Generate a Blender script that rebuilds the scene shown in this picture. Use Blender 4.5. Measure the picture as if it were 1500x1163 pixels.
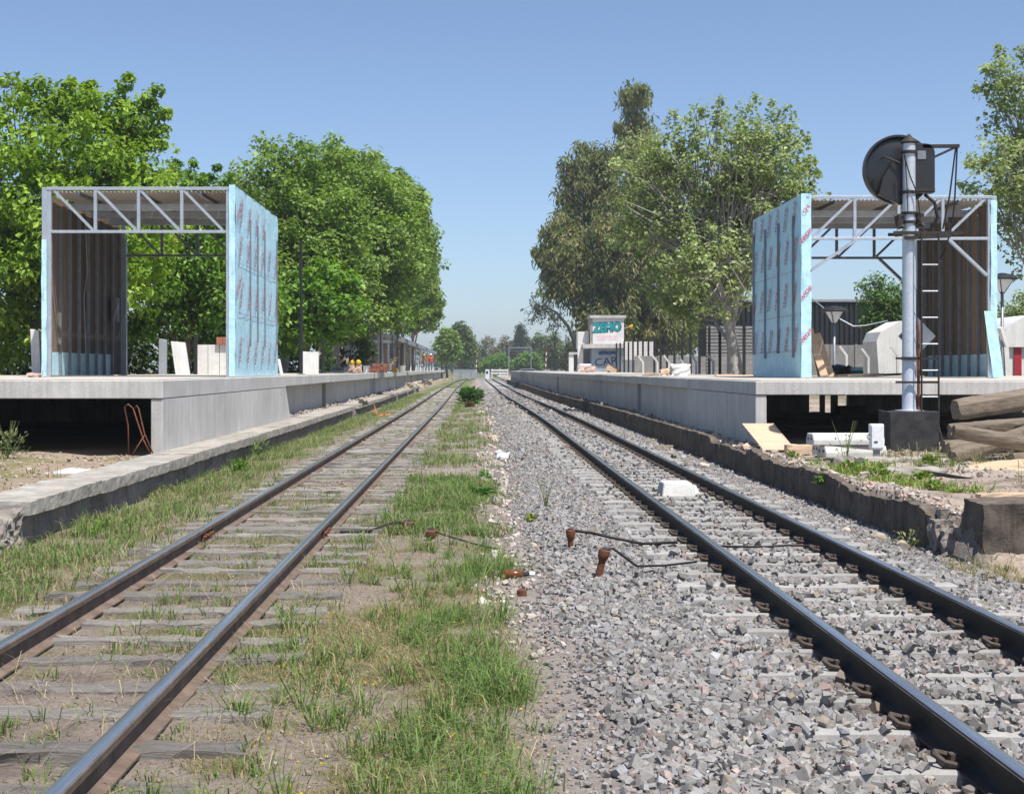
import bpy, bmesh, math, random
import numpy as np
from mathutils import Vector, Matrix, Euler
for o in list(bpy.data.objects): bpy.data.objects.remove(o)
S = bpy.context.scene
COL = S.collection
rng = np.random.default_rng(7)
random.seed(7)
R = math.radians

# ------------------------------------------------------------------ camera, sky, sun, exposure
H = 1.36            # eye height above the rail heads (z = 0); tracks run along +Y
F = 2190.0          # focal length in photograph pixels (1500 wide)
cam = bpy.data.cameras.new('camera'); camo = bpy.data.objects.new('camera', cam); COL.objects.link(camo)
cam.sensor_width = 36; cam.lens = 36 * F / 1500
cam.shift_x = 50 / 1500; cam.shift_y = -40.5 / 1500
cam.clip_start = .1; cam.clip_end = 3000
camo.location = (0, 0, H); camo.rotation_euler = (R(90), 0, 0)
S.camera = camo
SUN_EL = 64.0
SUN_AZ = Vector((.56, -.8285))      # horizontal direction towards the sun: right and behind the camera
w = bpy.data.worlds.new('World'); S.world = w; w.use_nodes = True
nt = w.node_tree; bg = nt.nodes['Background']
sky = nt.nodes.new('ShaderNodeTexSky'); sky.sky_type = 'NISHITA'; sky.sun_disc = False
sky.sun_elevation = R(SUN_EL); sky.sun_rotation = math.atan2(SUN_AZ.x, SUN_AZ.y)
sky.air_density = .72; sky.dust_density = .9; sky.ozone_density = 3.0; sky.altitude = 20
nt.links.new(sky.outputs[0], bg.inputs[0]); bg.inputs[1].default_value = .108
sl = bpy.data.lights.new('sun', 'SUN'); slo = bpy.data.objects.new('sun', sl); COL.objects.link(slo)
sl.energy = 4.6; sl.angle = R(.53); sl.color = (1, .955, .89)
sd = Vector((SUN_AZ.x * math.cos(R(SUN_EL)), SUN_AZ.y * math.cos(R(SUN_EL)), math.sin(R(SUN_EL))))
slo.location = (20, -20, 40); slo.rotation_euler = (-sd).to_track_quat('-Z', 'Y').to_euler()
S.view_settings.view_transform = 'Standard'; S.view_settings.look = 'None'
S.view_settings.exposure = 0.58; S.view_settings.gamma = 1.0
S.view_settings.use_curve_mapping = False

def P(x, y, Y):      # survey: photograph pixel at a known distance -> place
    return ((x - 700) * Y / F, Y, H - (y - 541) * Y / F)
def PX(x, Y): return (x - 700) * Y / F
def PZ(y, Y): return H - (y - 541) * Y / F

# ------------------------------------------------------------------ materials
MATS = {}
def nodes_mat(name):
    m = bpy.data.materials.new(name); m.use_nodes = True
    t = m.node_tree; b = t.nodes['Principled BSDF']
    MATS[name] = m
    return m, t, b
def N(t, typ, **kw):
    n = t.nodes.new(typ)
    for k, v in kw.items():
        if k.startswith('i_'):
            n.inputs[int(k[2:]) if k[2:].isdigit() else k[2:]].default_value = v
        else: setattr(n, k, v)
    return n
def ramp(t, stops):
    n = t.nodes.new('ShaderNodeValToRGB'); e = n.color_ramp.elements
    e[0].position, e[0].color = stops[0][0], (*stops[0][1], 1)
    e[1].position, e[1].color = stops[-1][0], (*stops[-1][1], 1)
    for p, c in stops[1:-1]:
        q = e.new(p); q.color = (*c, 1)
    return n
def sc(c, k): return tuple(min(1, max(0, v * k)) for v in c)
def surf(name, col, col2=None, scale=3., stretch=(1, 1, 1), rough=.8, metal=0., bump=.3, bscale=None, fine=40.,
         streak=0., spec=.3, rnd=0., bdist=.01):
    """mottled surface: two tones by noise, fine grain, optional vertical streaks, bump"""
    m, t, b = nodes_mat(name)
    col2 = col2 or sc(col, .72)
    tc = N(t, 'ShaderNodeTexCoord'); mp = N(t, 'ShaderNodeMapping'); mp.inputs['Scale'].default_value = stretch
    t.links.new(tc.outputs['Object'], mp.inputs[0])
    oi = N(t, 'ShaderNodeObjectInfo')
    vm = N(t, 'ShaderNodeVectorMath', operation='MULTIPLY_ADD')
    cmb = N(t, 'ShaderNodeCombineXYZ')
    mul = N(t, 'ShaderNodeMath', operation='MULTIPLY', i_1=37.)
    t.links.new(oi.outputs['Random'], mul.inputs[0])
    for k in range(3): t.links.new(mul.outputs[0], cmb.inputs[k])
    vm.operation = 'ADD'
    t.links.new(mp.outputs[0], vm.inputs[0]); t.links.new(cmb.outputs[0], vm.inputs[1])
    n1 = N(t, 'ShaderNodeTexNoise', i_Scale=scale, i_Detail=8., i_Roughness=.65)
    t.links.new(vm.outputs[0], n1.inputs['Vector'])
    r = ramp(t, [(.3, col2), (.5, tuple((a + c) / 2 for a, c in zip(col, col2))), (.68, col)])
    t.links.new(n1.outputs[0], r.inputs[0])
    n2 = N(t, 'ShaderNodeTexNoise', i_Scale=fine, i_Detail=4., i_Roughness=.7)
    t.links.new(vm.outputs[0], n2.inputs['Vector'])
    mx = N(t, 'ShaderNodeMix', data_type='RGBA', blend_type='MULTIPLY'); mx.inputs[0].default_value = .55
    r2 = ramp(t, [(.3, (.62, .62, .62)), (.62, (1, 1, 1))])
    t.links.new(n2.outputs[0], r2.inputs[0])
    t.links.new(r.outputs[0], mx.inputs[6]); t.links.new(r2.outputs[0], mx.inputs[7])
    out = mx.outputs[2]
    if streak:
        mp2 = N(t, 'ShaderNodeMapping'); mp2.inputs['Scale'].default_value = (7, 7, .35)
        t.links.new(tc.outputs['Object'], mp2.inputs[0])
        n3 = N(t, 'ShaderNodeTexNoise', i_Scale=1.6, i_Detail=6., i_Roughness=.7)
        t.links.new(mp2.outputs[0], n3.inputs['Vector'])
        r3 = ramp(t, [(.36, (.5, .48, .46)), (.56, (1, 1, 1))])
        t.links.new(n3.outputs[0], r3.inputs[0])
        m3 = N(t, 'ShaderNodeMix', data_type='RGBA', blend_type='MULTIPLY'); m3.inputs[0].default_value = streak
        t.links.new(out, m3.inputs[6]); t.links.new(r3.outputs[0], m3.inputs[7]); out = m3.outputs[2]
    if rnd:
        hs = N(t, 'ShaderNodeHueSaturation')
        mr = N(t, 'ShaderNodeMapRange'); mr.inputs[3].default_value = 1 - rnd; mr.inputs[4].default_value = 1 + rnd
        t.links.new(oi.outputs['Random'], mr.inputs[0]); t.links.new(mr.outputs[0], hs.inputs['Value'])
        t.links.new(out, hs.inputs['Color']); out = hs.outputs[0]
    t.links.new(out, b.inputs['Base Color'])
    b.inputs['Roughness'].default_value = rough; b.inputs['Metallic'].default_value = metal
    b.inputs['Specular IOR Level'].default_value = spec
    if bump:
        n4 = N(t, 'ShaderNodeTexNoise', i_Scale=bscale or fine * .6, i_Detail=6., i_Roughness=.7)
        t.links.new(vm.outputs[0], n4.inputs['Vector'])
        bp = N(t, 'ShaderNodeBump', i_Strength=bump, i_Distance=bdist)
        t.links.new(n4.outputs[0], bp.inputs['Height']); t.links.new(bp.outputs[0], b.inputs['Normal'])
    return m
def attr_mat(name, rough=.8, transl=0., spec=.25, noise=0., nscale=30., bump=0., bdist=.01):
    """colour from the per-piece attribute 'col'"""
    m, t, b = nodes_mat(name)
    a = N(t, 'ShaderNodeAttribute', attribute_name='col'); out = a.outputs['Color']
    tc = N(t, 'ShaderNodeTexCoord')
    if noise:
        n = N(t, 'ShaderNodeTexNoise', i_Scale=nscale, i_Detail=8., i_Roughness=.75)
        t.links.new(tc.outputs['Object'], n.inputs['Vector'])
        r = ramp(t, [(.3, (1 - noise,) * 3), (.66, (1, 1, 1))]); t.links.new(n.outputs[0], r.inputs[0])
        mx = N(t, 'ShaderNodeMix', data_type='RGBA', blend_type='MULTIPLY'); mx.inputs[0].default_value = 1
        t.links.new(out, mx.inputs[6]); t.links.new(r.outputs[0], mx.inputs[7]); out = mx.outputs[2]
    t.links.new(out, b.inputs['Base Color'])
    b.inputs['Roughness'].default_value = rough; b.inputs['Specular IOR Level'].default_value = spec
    if bump:
        n4 = N(t, 'ShaderNodeTexNoise', i_Scale=nscale * 1.3, i_Detail=6., i_Roughness=.7)
        t.links.new(tc.outputs['Object'], n4.inputs['Vector'])
        bp = N(t, 'ShaderNodeBump', i_Strength=bump, i_Distance=bdist)
        t.links.new(n4.outputs[0], bp.inputs['Height']); t.links.new(bp.outputs[0], b.inputs['Normal'])
    if transl:
        tr = N(t, 'ShaderNodeBsdfTranslucent'); hs = N(t, 'ShaderNodeHueSaturation'); hs.inputs['Value'].default_value = 1.35
        hs.inputs['Saturation'].default_value = 1.1
        t.links.new(out, hs.inputs['Color']); t.links.new(hs.outputs[0], tr.inputs[0])
        ms = N(t, 'ShaderNodeMixShader'); ms.inputs[0].default_value = transl
        t.links.new(b.outputs[0], ms.inputs[1]); t.links.new(tr.outputs[0], ms.inputs[2])
        t.links.new(ms.outputs[0], t.nodes['Material Output'].inputs[0])
    return m
surf('concrete', (.65, .635, .61), (.47, .46, .44), scale=.8, fine=48, rough=.85, bump=.3, streak=.42)
surf('concrete_deck', (.55, .50, .43), (.42, .39, .35), scale=.9, fine=40, rough=.9, bump=.2)
surf('old_concrete', (.46, .43, .38), (.25, .23, .20), scale=3.4, fine=40, rough=.95, bump=.5, streak=.3, bdist=.012, rnd=.10)
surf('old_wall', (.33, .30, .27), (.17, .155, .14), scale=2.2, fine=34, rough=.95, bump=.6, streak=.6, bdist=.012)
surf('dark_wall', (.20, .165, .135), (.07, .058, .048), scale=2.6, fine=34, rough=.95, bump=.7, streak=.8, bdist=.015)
surf('broken_concrete', (.36, .32, .28), (.14, .125, .11), scale=6, fine=30, rough=1, bump=.8, bdist=.02)
surf('sleeper_concrete', (.36, .35, .335), (.26, .255, .245), scale=4, fine=60, rough=.9, bump=.3, rnd=.12)
surf('white_concrete', (.66, .65, .62), (.48, .47, .45), scale=3, fine=45, rough=.9, bump=.35, rnd=.06)
surf('sleeper_wood', (.40, .37, .34), (.23, .205, .185), scale=3, stretch=(1, 14, 8), fine=30, rough=.95, bump=1., bdist=.02, rnd=.22)
surf('old_timber', (.42, .345, .265), (.15, .12, .09), scale=2.0, stretch=(.7, 18, 18), fine=22, rough=.95, bump=1., bdist=.02, rnd=.12)
surf('board_wood', (.30, .22, .15), (.15, .115, .085), scale=2, stretch=(9, 9, .7), fine=30, rough=.8, bump=.35, rnd=.4)
surf('pale_wood', (.62, .47, .33), (.47, .34, .23), scale=3, stretch=(1, 8, 1), fine=30, rough=.85, bump=.2, rnd=.1)
surf('rail_side', (.042, .031, .025), (.016, .013, .011), scale=6, fine=60, rough=.75, bump=.3, spec=.35)
surf('rail_side_old', (.21, .155, .12), (.10, .072, .056), scale=6, fine=60, rough=.85, bump=.3)
surf('rail_head', (.72, .74, .77), (.45, .46, .48), scale=4, stretch=(9, .15, 1), fine=50, rough=.24, metal=.9, bump=.03, spec=.5)
surf('rust', (.22, .085, .045), (.09, .035, .022), scale=14, fine=60, rough=.9, bump=.6)
surf('clip_iron', (.11, .085, .07), (.06, .048, .04), scale=30, fine=90, rough=.8, bump=.3)
surf('dark_iron', (.045, .036, .032), (.02, .018, .017), scale=12, fine=60, rough=.7, bump=.4, spec=.4)
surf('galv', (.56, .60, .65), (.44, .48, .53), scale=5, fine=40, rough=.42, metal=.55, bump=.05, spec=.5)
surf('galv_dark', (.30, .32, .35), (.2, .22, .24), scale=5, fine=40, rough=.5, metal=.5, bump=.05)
surf('roof_sheet', (.64, .58, .52), (.48, .43, .38), scale=3, stretch=(1, 5, 1), fine=40, rough=.6, metal=.2, bump=.1)
surf('membrane', (.54, .82, .915), (.46, .75, .875), scale=1.6, fine=7, rough=.42, bump=.55, bscale=5., bdist=.04, spec=.45)
surf('batten', (.22, .29, .34), (.17, .23, .28), scale=4, fine=40, rough=.6, bump=.1)
surf('red_print', (.62, .13, .17), (.52, .10, .14), scale=6, fine=30, rough=.6, bump=0)
surf('red_print_soft', (.55, .13, .19), (.47, .11, .17), scale=6, fine=30, rough=.6, bump=0)
surf('silver_paint', (.66, .70, .75), (.57, .61, .66), scale=3, fine=30, rough=.38, metal=.35, bump=.05, spec=.5, streak=.15)
surf('black_paint', (.030, .030, .033), (.018, .018, .02), scale=5, fine=30, rough=.45, bump=.1, spec=.5)
surf('signal_black', (.035, .03, .03), (.02, .018, .018), scale=6, fine=30, rough=.3, bump=.1, spec=.5)
surf('disc_back', (.030, .030, .034), (.018, .018, .02), scale=4, fine=30, rough=.28, bump=.05, spec=.5)
surf('block_black', (.050, .050, .052), (.026, .026, .028), scale=6, fine=30, rough=.8, bump=.4)
surf('dark_post', (.026, .028, .031), (.016, .018, .02), scale=5, fine=30, rough=.5, bump=.1)
surf('white_paint', (.80, .79, .77), (.66, .65, .63), scale=2, fine=30, rough=.7, bump=.1, streak=.25)
surf('grey_paint', (.32, .34, .37), (.26, .28, .31), scale=2, fine=30, rough=.7, bump=.1, streak=.2)
surf('blue_grey_paint', (.40, .47, .56), (.30, .36, .45), scale=2, fine=30, rough=.7, bump=.1, streak=.3)
surf('white_enamel', (.78, .80, .83), (.72, .74, .77), scale=2, fine=30, rough=.35, bump=.02)
surf('warehouse', (.018, .021, .026), (.012, .014, .018), scale=1, fine=8, rough=.6, bump=.1)
surf('grey_block_wall', (.33, .32, .31), (.22, .215, .21), scale=1.2, fine=14, rough=.95, bump=.4, streak=.4)
surf('sand', (.62, .50, .34), (.52, .40, .26), scale=3, fine=50, rough=1, bump=.6, bdist=.02)
surf('bark', (.20, .17, .14), (.085, .07, .058), scale=4, stretch=(3, 3, .6), fine=20, rough=1, bump=.8, bdist=.04)
surf('bark_pale', (.46, .43, .39), (.20, .185, .165), scale=4, stretch=(3, 3, .5), fine=16, rough=1, bump=.6, bdist=.03)
surf('red_paint', (.42, .03, .04), (.3, .02, .03), scale=3, fine=30, rough=.5, bump=.05)
surf('brick', (.36, .15, .10), (.24, .10, .07), scale=4, fine=20, rough=.95, bump=.5, rnd=.2)
surf('teal_paint', (.02, .30, .33), (.015, .25, .28), scale=3, fine=30, rough=.7, bump=0)
surf('blue_spray', (.06, .16, .33), (.05, .12, .26), scale=3, fine=30, rough=.7, bump=0)
surf('black_spray', (.03, .04, .06), (.02, .03, .05), scale=3, fine=30, rough=.7, bump=0)
surf('pink_spray', (.78, .52, .60), (.78, .62, .66), scale=3, fine=30, rough=.7, bump=0)
surf('orange_cloth', (.75, .10, .03), (.6, .07, .02), scale=8, fine=40, rough=.9, bump=.2)
surf('orange_vest', (.6, .19, .07), (.42, .13, .05), scale=8, rough=.9, bump=.1)
surf('blue_cloth', (.25, .3, .38), (.18, .22, .3), scale=8, fine=40, rough=.9, bump=.2)
surf('skin', (.42, .25, .17), (.38, .22, .15), scale=8, fine=40, rough=.6, bump=0)
surf('yellow_plastic', (.72, .45, .02), (.6, .36, .02), scale=5, fine=40, rough=.5, bump=0)
surf('pink_plaster', (.55, .40, .33), (.42, .30, .25), scale=4, fine=30, rough=.9, bump=.4)
surf('rubber', (.02, .02, .021), (.014, .014, .015), scale=5, fine=40, rough=.6, bump=.1)
surf('amber_glass', (.20, .06, .01), (.14, .04, .01), scale=5, fine=40, rough=.1, bump=0, spec=.6)
surf('car_paint', (.20, .27, .36), (.18, .25, .34), scale=2, fine=30, rough=.25, metal=.3, bump=0, spec=.6)
surf('glass_dark', (.03, .035, .04), (.025, .03, .035), scale=2, fine=30, rough=.08, bump=0, spec=.7)
surf('soil_dark', (.10, .085, .07), (.05, .042, .035), scale=2, fine=20, rough=1, bump=.5)
surf('stone_pale', (.52, .46, .38), (.34, .29, .23), scale=8, fine=30, rough=.95, bump=.6, rnd=.15)
attr_mat('stones', rough=.88, noise=.4, nscale=60, spec=.3)
attr_mat('ground', rough=1., noise=.5, nscale=26, bump=.9, bdist=.03, spec=.1)
attr_mat('leaf', rough=.48, transl=.42, spec=.35)
attr_mat('grass', rough=.6, transl=.35, spec=.25)

# ------------------------------------------------------------------ object helpers
WORG = {}          # world place of every thing and part (no thing is rotated at its Empty)
def tag(o, label=None, cat=None, group=None, kind=None):
    if label: o['label'] = label
    if cat: o['category'] = cat
    if group: o['group'] = group
    if kind: o['kind'] = kind
    return o
def thing(name, loc, label, cat, group=None):
    o = bpy.data.objects.new(name, None); COL.objects.link(o)
    o.empty_display_size = .2
    o.location = loc; WORG[o] = Vector(loc)
    return tag(o, label, cat, group)
def link(name, me, mat, parent, org):
    o = bpy.data.objects.new(name, me); COL.objects.link(o)
    if mat is not None and not me.materials: me.materials.append(MATS[mat] if isinstance(mat, str) else mat)
    WORG[o] = Vector(org)
    o.location = Vector(org) - (WORG[parent] if parent else Vector((0, 0, 0)))
    if parent: o.parent = parent
    return o
def dup(src, parent, org, rot=None, scale=None, name=None):
    """another piece of the same shape, sharing its mesh"""
    o = src.copy(); COL.objects.link(o)
    for k in list(o.keys()): del o[k]
    if name: o.name = name
    WORG[o] = Vector(org); o.parent = parent
    o.location = Vector(org) - (WORG[parent] if parent else Vector((0, 0, 0)))
    if rot is not None: o.rotation_euler = rot
    if scale is not None: o.scale = scale
    return o
class MB:
    def __init__(s): s.v = []; s.f = []
    def add(s, vs, fs):
        n = len(s.v); s.v += [tuple(v) for v in vs]; s.f += [tuple(i + n for i in f) for f in fs]; return s
    def hexa(s, c):       # 8 corners: bottom 0-3, top 4-7
        return s.add(c, [(3, 2, 1, 0), (4, 5, 6, 7), (0, 1, 5, 4), (1, 2, 6, 5), (2, 3, 7, 6), (3, 0, 4, 7)])
    def box(s, a, b):
        x0, y0, z0 = (min(p, q) for p, q in zip(a, b)); x1, y1, z1 = (max(p, q) for p, q in zip(a, b))
        return s.hexa([(x0, y0, z0), (x1, y0, z0), (x1, y1, z0), (x0, y1, z0), (x0, y0, z1), (x1, y0, z1), (x1, y1, z1), (x0, y1, z1)])
    def obox(s, c, size, rot=(0, 0, 0)):
        M = Euler(rot).to_matrix(); c = Vector(c); h = Vector(size) / 2
        q = [(-1, -1, -1), (1, -1, -1), (1, 1, -1), (-1, 1, -1), (-1, -1, 1), (1, -1, 1), (1, 1, 1), (-1, 1, 1)]
        return s.hexa([c + M @ Vector((a * h.x, b * h.y, d * h.z)) for a, b, d in q])
    def bar(s, a, b, w, d, up=(0, 0, 1)):   # rectangular bar from a to b, w across, d along 'up'
        a = Vector(a); b = Vector(b); t = (b - a).normalized(); u = Vector(up)
        if abs(t.dot(u)) > .95: u = Vector((0, 1, 0))
        x = t.cross(u).normalized() * w / 2; y = x.normalized().cross(t).normalized() * d / 2
        return s.hexa([a - x - y, a + x - y, a + x + y, a - x + y, b - x - y, b + x - y, b + x + y, b - x + y])
    def tube(s, pts, rad, n=8, cap=True):
        pts = [Vector(p) for p in pts]; rad = rad if isinstance(rad, (list, tuple)) else [rad] * len(pts)
        vs = []; prev = None
        for i, p in enumerate(pts):
            t = (pts[min(i + 1, len(pts) - 1)] - pts[max(i - 1, 0)]).normalized()
            if prev is None: u = t.orthogonal().normalized()
            else:
                u = prev - t * prev.dot(t); u = u.normalized() if u.length > 1e-6 else t.orthogonal().normalized()
            prev = u; v = t.cross(u)
            for k in range(n):
                a = 2 * math.pi * k / n; vs.append(p + (u * math.cos(a) + v * math.sin(a)) * rad[i])
        fs = [(i * n + k, i * n + (k + 1) % n, (i + 1) * n + (k + 1) % n, (i + 1) * n + k) for i in range(len(pts) - 1) for k in range(n)]
        if cap: fs += [tuple(range(n - 1, -1, -1)), tuple((len(pts) - 1) * n + k for k in range(n))]
        return s.add(vs, fs)
    def prism(s, poly, ax, a, b):           # polygon extruded along axis ax (0,1,2) from a to b
        def pt(p, h):
            q = list(p); q.insert(ax, h); return tuple(q)
        n = len(poly)
        return s.add([pt(p, a) for p in poly] + [pt(p, b) for p in poly],
                     [tuple(range(n - 1, -1, -1)), tuple(range(n, 2 * n))] + [(i, (i + 1) % n, n + (i + 1) % n, n + i) for i in range(n)])
    def lathe(s, prof, c, n=16, ax=2):      # profile of (radius, height) round an axis
        vs = []
        for r, h in prof:
            for k in range(n):
                a = 2 * math.pi * k / n; q = [r * math.cos(a), r * math.sin(a)]; q.insert(ax, h)
                vs.append((c[0] + q[0], c[1] + q[1], c[2] + q[2]))
        m = len(prof)
        fs = [(i * n + k, i * n + (k + 1) % n, (i + 1) * n + (k + 1) % n, (i + 1) * n + k) for i in range(m - 1) for k in range(n)]
        fs += [tuple(range(n - 1, -1, -1)), tuple((m - 1) * n + k for k in range(n))]
        return s.add(vs, fs)
    def build(s, name, mat, parent=None, smooth=False, bevel=0., seg=1, jit=0.):
        v = np.array(s.v); org = np.array([(v[:, 0].min() + v[:, 0].max()) / 2, (v[:, 1].min() + v[:, 1].max()) / 2, v[:, 2].min()])
        v = v - org
        if jit: v = v + rng.normal(0, jit, v.shape)
        bm = bmesh.new(); bv = [bm.verts.new(p) for p in v]
        for f in s.f:
            try: bm.faces.new([bv[i] for i in f])
            except ValueError: pass
        bmesh.ops.recalc_face_normals(bm, faces=bm.faces)
        if bevel: bmesh.ops.bevel(bm, geom=list(bm.edges), offset=bevel, segments=seg, affect='EDGES', profile=.6)
        me = bpy.data.meshes.new(name); bm.to_mesh(me); bm.free()
        if smooth:
            me.polygons.foreach_set('use_smooth', [True] * len(me.polygons))
            if smooth == 'angle': me.set_sharp_from_angle(angle=R(40))
        return link(name, me, mat, parent, org)
def np_mesh(name, V, Fc, mat, cols=None, parent=None, smooth=False, org=None):
    V = np.asarray(V, dtype=np.float64); Fc = np.asarray(Fc, dtype=np.int32)
    if org is None: org = np.array([(V[:, 0].min() + V[:, 0].max()) / 2, (V[:, 1].min() + V[:, 1].max()) / 2, V[:, 2].min()])
    me = bpy.data.meshes.new(name); k = Fc.shape[1]
    me.vertices.add(len(V)); me.vertices.foreach_set('co', (V - np.asarray(org)).astype(np.float32).ravel())
    me.loops.add(Fc.size); me.loops.foreach_set('vertex_index', Fc.ravel())
    me.polygons.add(len(Fc)); me.polygons.foreach_set('loop_start', np.arange(0, Fc.size, k, dtype=np.int32))
    me.polygons.foreach_set('use_smooth', np.full(len(Fc), bool(smooth)))
    me.update(calc_edges=True)
    if cols is not None:
        a = me.attributes.new('col', 'FLOAT_COLOR', 'POINT')
        c = np.ones((len(V), 4), dtype=np.float32); c[:, :3] = cols; a.data.foreach_set('color', c.ravel())
    return link(name, me, mat, parent, org)
def grid_faces(nu, nv):
    i = np.arange(nu - 1)[:, None] * nv + np.arange(nv - 1)[None, :]
    return np.stack([i, i + nv, i + nv + 1, i + 1], -1).reshape(-1, 4)
# value noise
_PT = np.random.default_rng(3).random((256, 256))
def vn(x, y, s=1., o=0):
    x = np.asarray(x, float); y = np.asarray(y, float); ca, sa = math.cos(.6 + o * .73), math.sin(.6 + o * .73); x, y = x * ca - y * sa, x * sa + y * ca
    x = np.asarray(x, float) * s + 17.3 * o + 40; y = np.asarray(y, float) * s + 9.1 * o + 40
    xi = np.floor(x).astype(int); yi = np.floor(y).astype(int); fx = x - xi; fy = y - yi
    fx = fx * fx * (3 - 2 * fx); fy = fy * fy * (3 - 2 * fy)
    g = lambda a, b: _PT[a % 256, b % 256]
    return (g(xi, yi) * (1 - fx) + g(xi + 1, yi) * fx) * (1 - fy) + (g(xi, yi + 1) * (1 - fx) + g(xi + 1, yi + 1) * fx) * fy
def fbm(x, y, s=1., o=0, n=4):
    r = 0.; a = .5
    for k in range(n): r = r + a * vn(x, y, s * 2 ** k, o + k * 3); a *= .5
    return r / (1 - .5 ** n)
def sst(a, b, x): t = np.clip((np.asarray(x, float) - a) / (b - a), 0, 1); return t * t * (3 - 2 * t)
# stones: shared hull prototypes replicated into one mesh
def hull_proto(seed, n=9, flat=.75, cub=False):
    r = random.Random(seed); bm = bmesh.new()
    for _ in range(n):
        v = Vector((r.gauss(0, 1), r.gauss(0, 1), r.gauss(0, 1))).normalized() * r.uniform(.75, 1.05); bm.verts.new((v.x, v.y * .85, v.z * flat))
    if cub:
        for v, q in zip(list(bm.verts), [(a, b, c) for a in (-1, 1) for b in (-1, 1) for c in (-1, 1)] + [(r.uniform(-1, 1), r.uniform(-1, 1), r.choice((-1, 1)) * 1.2) for _ in range(4)]): v.co = (q[0] * r.uniform(.45, .95), q[1] * r.uniform(.4, .85), q[2] * r.uniform(.35, .75) * flat * 1.2)
    res = bmesh.ops.convex_hull(bm, input=list(bm.verts))
    bmesh.ops.delete(bm, geom=[g for g in res['geom_interior'] if isinstance(g, bmesh.types.BMVert)], context='VERTS')
    bmesh.ops.triangulate(bm, faces=bm.faces)
    bm.verts.index_update(); V = np.array([v.co[:] for v in bm.verts]); Fa = np.array([[v.index for v in f.verts] for f in bm.faces]); bm.free()
    return V, Fa
PROTO = [hull_proto(k, 8 + k % 2, .75, True) for k in range(9)] + [hull_proto(40 + k, 8) for k in range(3)]
def rand_rot(n, tilt=1.):
    a = rng.uniform(0, 2 * np.pi, n); b = rng.normal(0, .6 * tilt, n); c = rng.normal(0, .6 * tilt, n)
    ca, sa, cb, sb, cc, s_c = np.cos(a), np.sin(a), np.cos(b), np.sin(b), np.cos(c), np.sin(c)
    M = np.empty((n, 3, 3))
    M[:, 0] = np.stack([ca * cb, ca * sb * s_c - sa * cc, ca * sb * cc + sa * s_c], -1)
    M[:, 1] = np.stack([sa * cb, sa * sb * s_c + ca * cc, sa * sb * cc - ca * s_c], -1)
    M[:, 2] = np.stack([-sb, cb * s_c, cb * cc], -1)
    return M
def scatter(name, pos, size, cols, mat='stones', parent=None, tilt=1.2):
    n = len(pos); Vs = []; Fs = []; Cs = []; base = 0
    pick = rng.integers(0, len(PROTO), n); M = rand_rot(n, tilt); asp = rng.uniform(.75, 1.25, (n, 3))
    for k, (pv, pf) in enumerate(PROTO):
        idx = np.where(pick == k)[0]
        if not len(idx): continue
        v = pv[None] * (size[idx, None] * asp[idx])[:, None, :]
        v = np.einsum('nij,nvj->nvi', M[idx], v) + pos[idx, None, :]
        f = pf[None] + (np.arange(len(idx)) * len(pv))[:, None, None] + base
        Vs.append(v.reshape(-1, 3)); Fs.append(f.reshape(-1, 3)); Cs.append(np.repeat(cols[idx], len(pv), 0)); base += len(idx) * len(pv)
    return np_mesh(name, np.concatenate(Vs), np.concatenate(Fs), mat, np.concatenate(Cs), parent)
TXT = {}
def text_mesh(s, bold=0.):
    """flat lettering, height about 1, in the XZ plane facing -Y"""
    if (s, bold) in TXT: return TXT[(s, bold)]
    cu = bpy.data.curves.new('lettering', 'FONT'); cu.body = s; cu.align_x = 'CENTER'; cu.align_y = 'CENTER'; cu.offset = bold
    cu.resolution_u = 2; cu.fill_mode = 'FRONT'
    o = bpy.data.objects.new('lettering', cu); COL.objects.link(o)
    bpy.context.view_layer.update()
    dg = bpy.context.evaluated_depsgraph_get(); me = bpy.data.meshes.new_from_object(o.evaluated_get(dg))
    bpy.data.objects.remove(o); bpy.data.curves.remove(cu)
    me.transform(Matrix.Rotation(R(90), 4, 'X')); me.materials.clear()
    TXT[(s, bold)] = me
    return me
def put_text(s, mat, parent, loc, size, rot=(0, 0, 0), bold=0., name='printed_lettering', sx=1.):
    me = text_mesh(s, bold)
    key = (s, bold, mat)
    if key not in TXT: m2 = me.copy(); m2.materials.append(MATS[mat]); TXT[key] = m2
    o = bpy.data.objects.new(name, TXT[key]); COL.objects.link(o)
    WORG[o] = Vector(loc); o.parent = parent; o.location = Vector(loc) - WORG[parent]
    o.rotation_euler = rot; o.scale = (size * sx, size, size)
    return o
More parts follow.
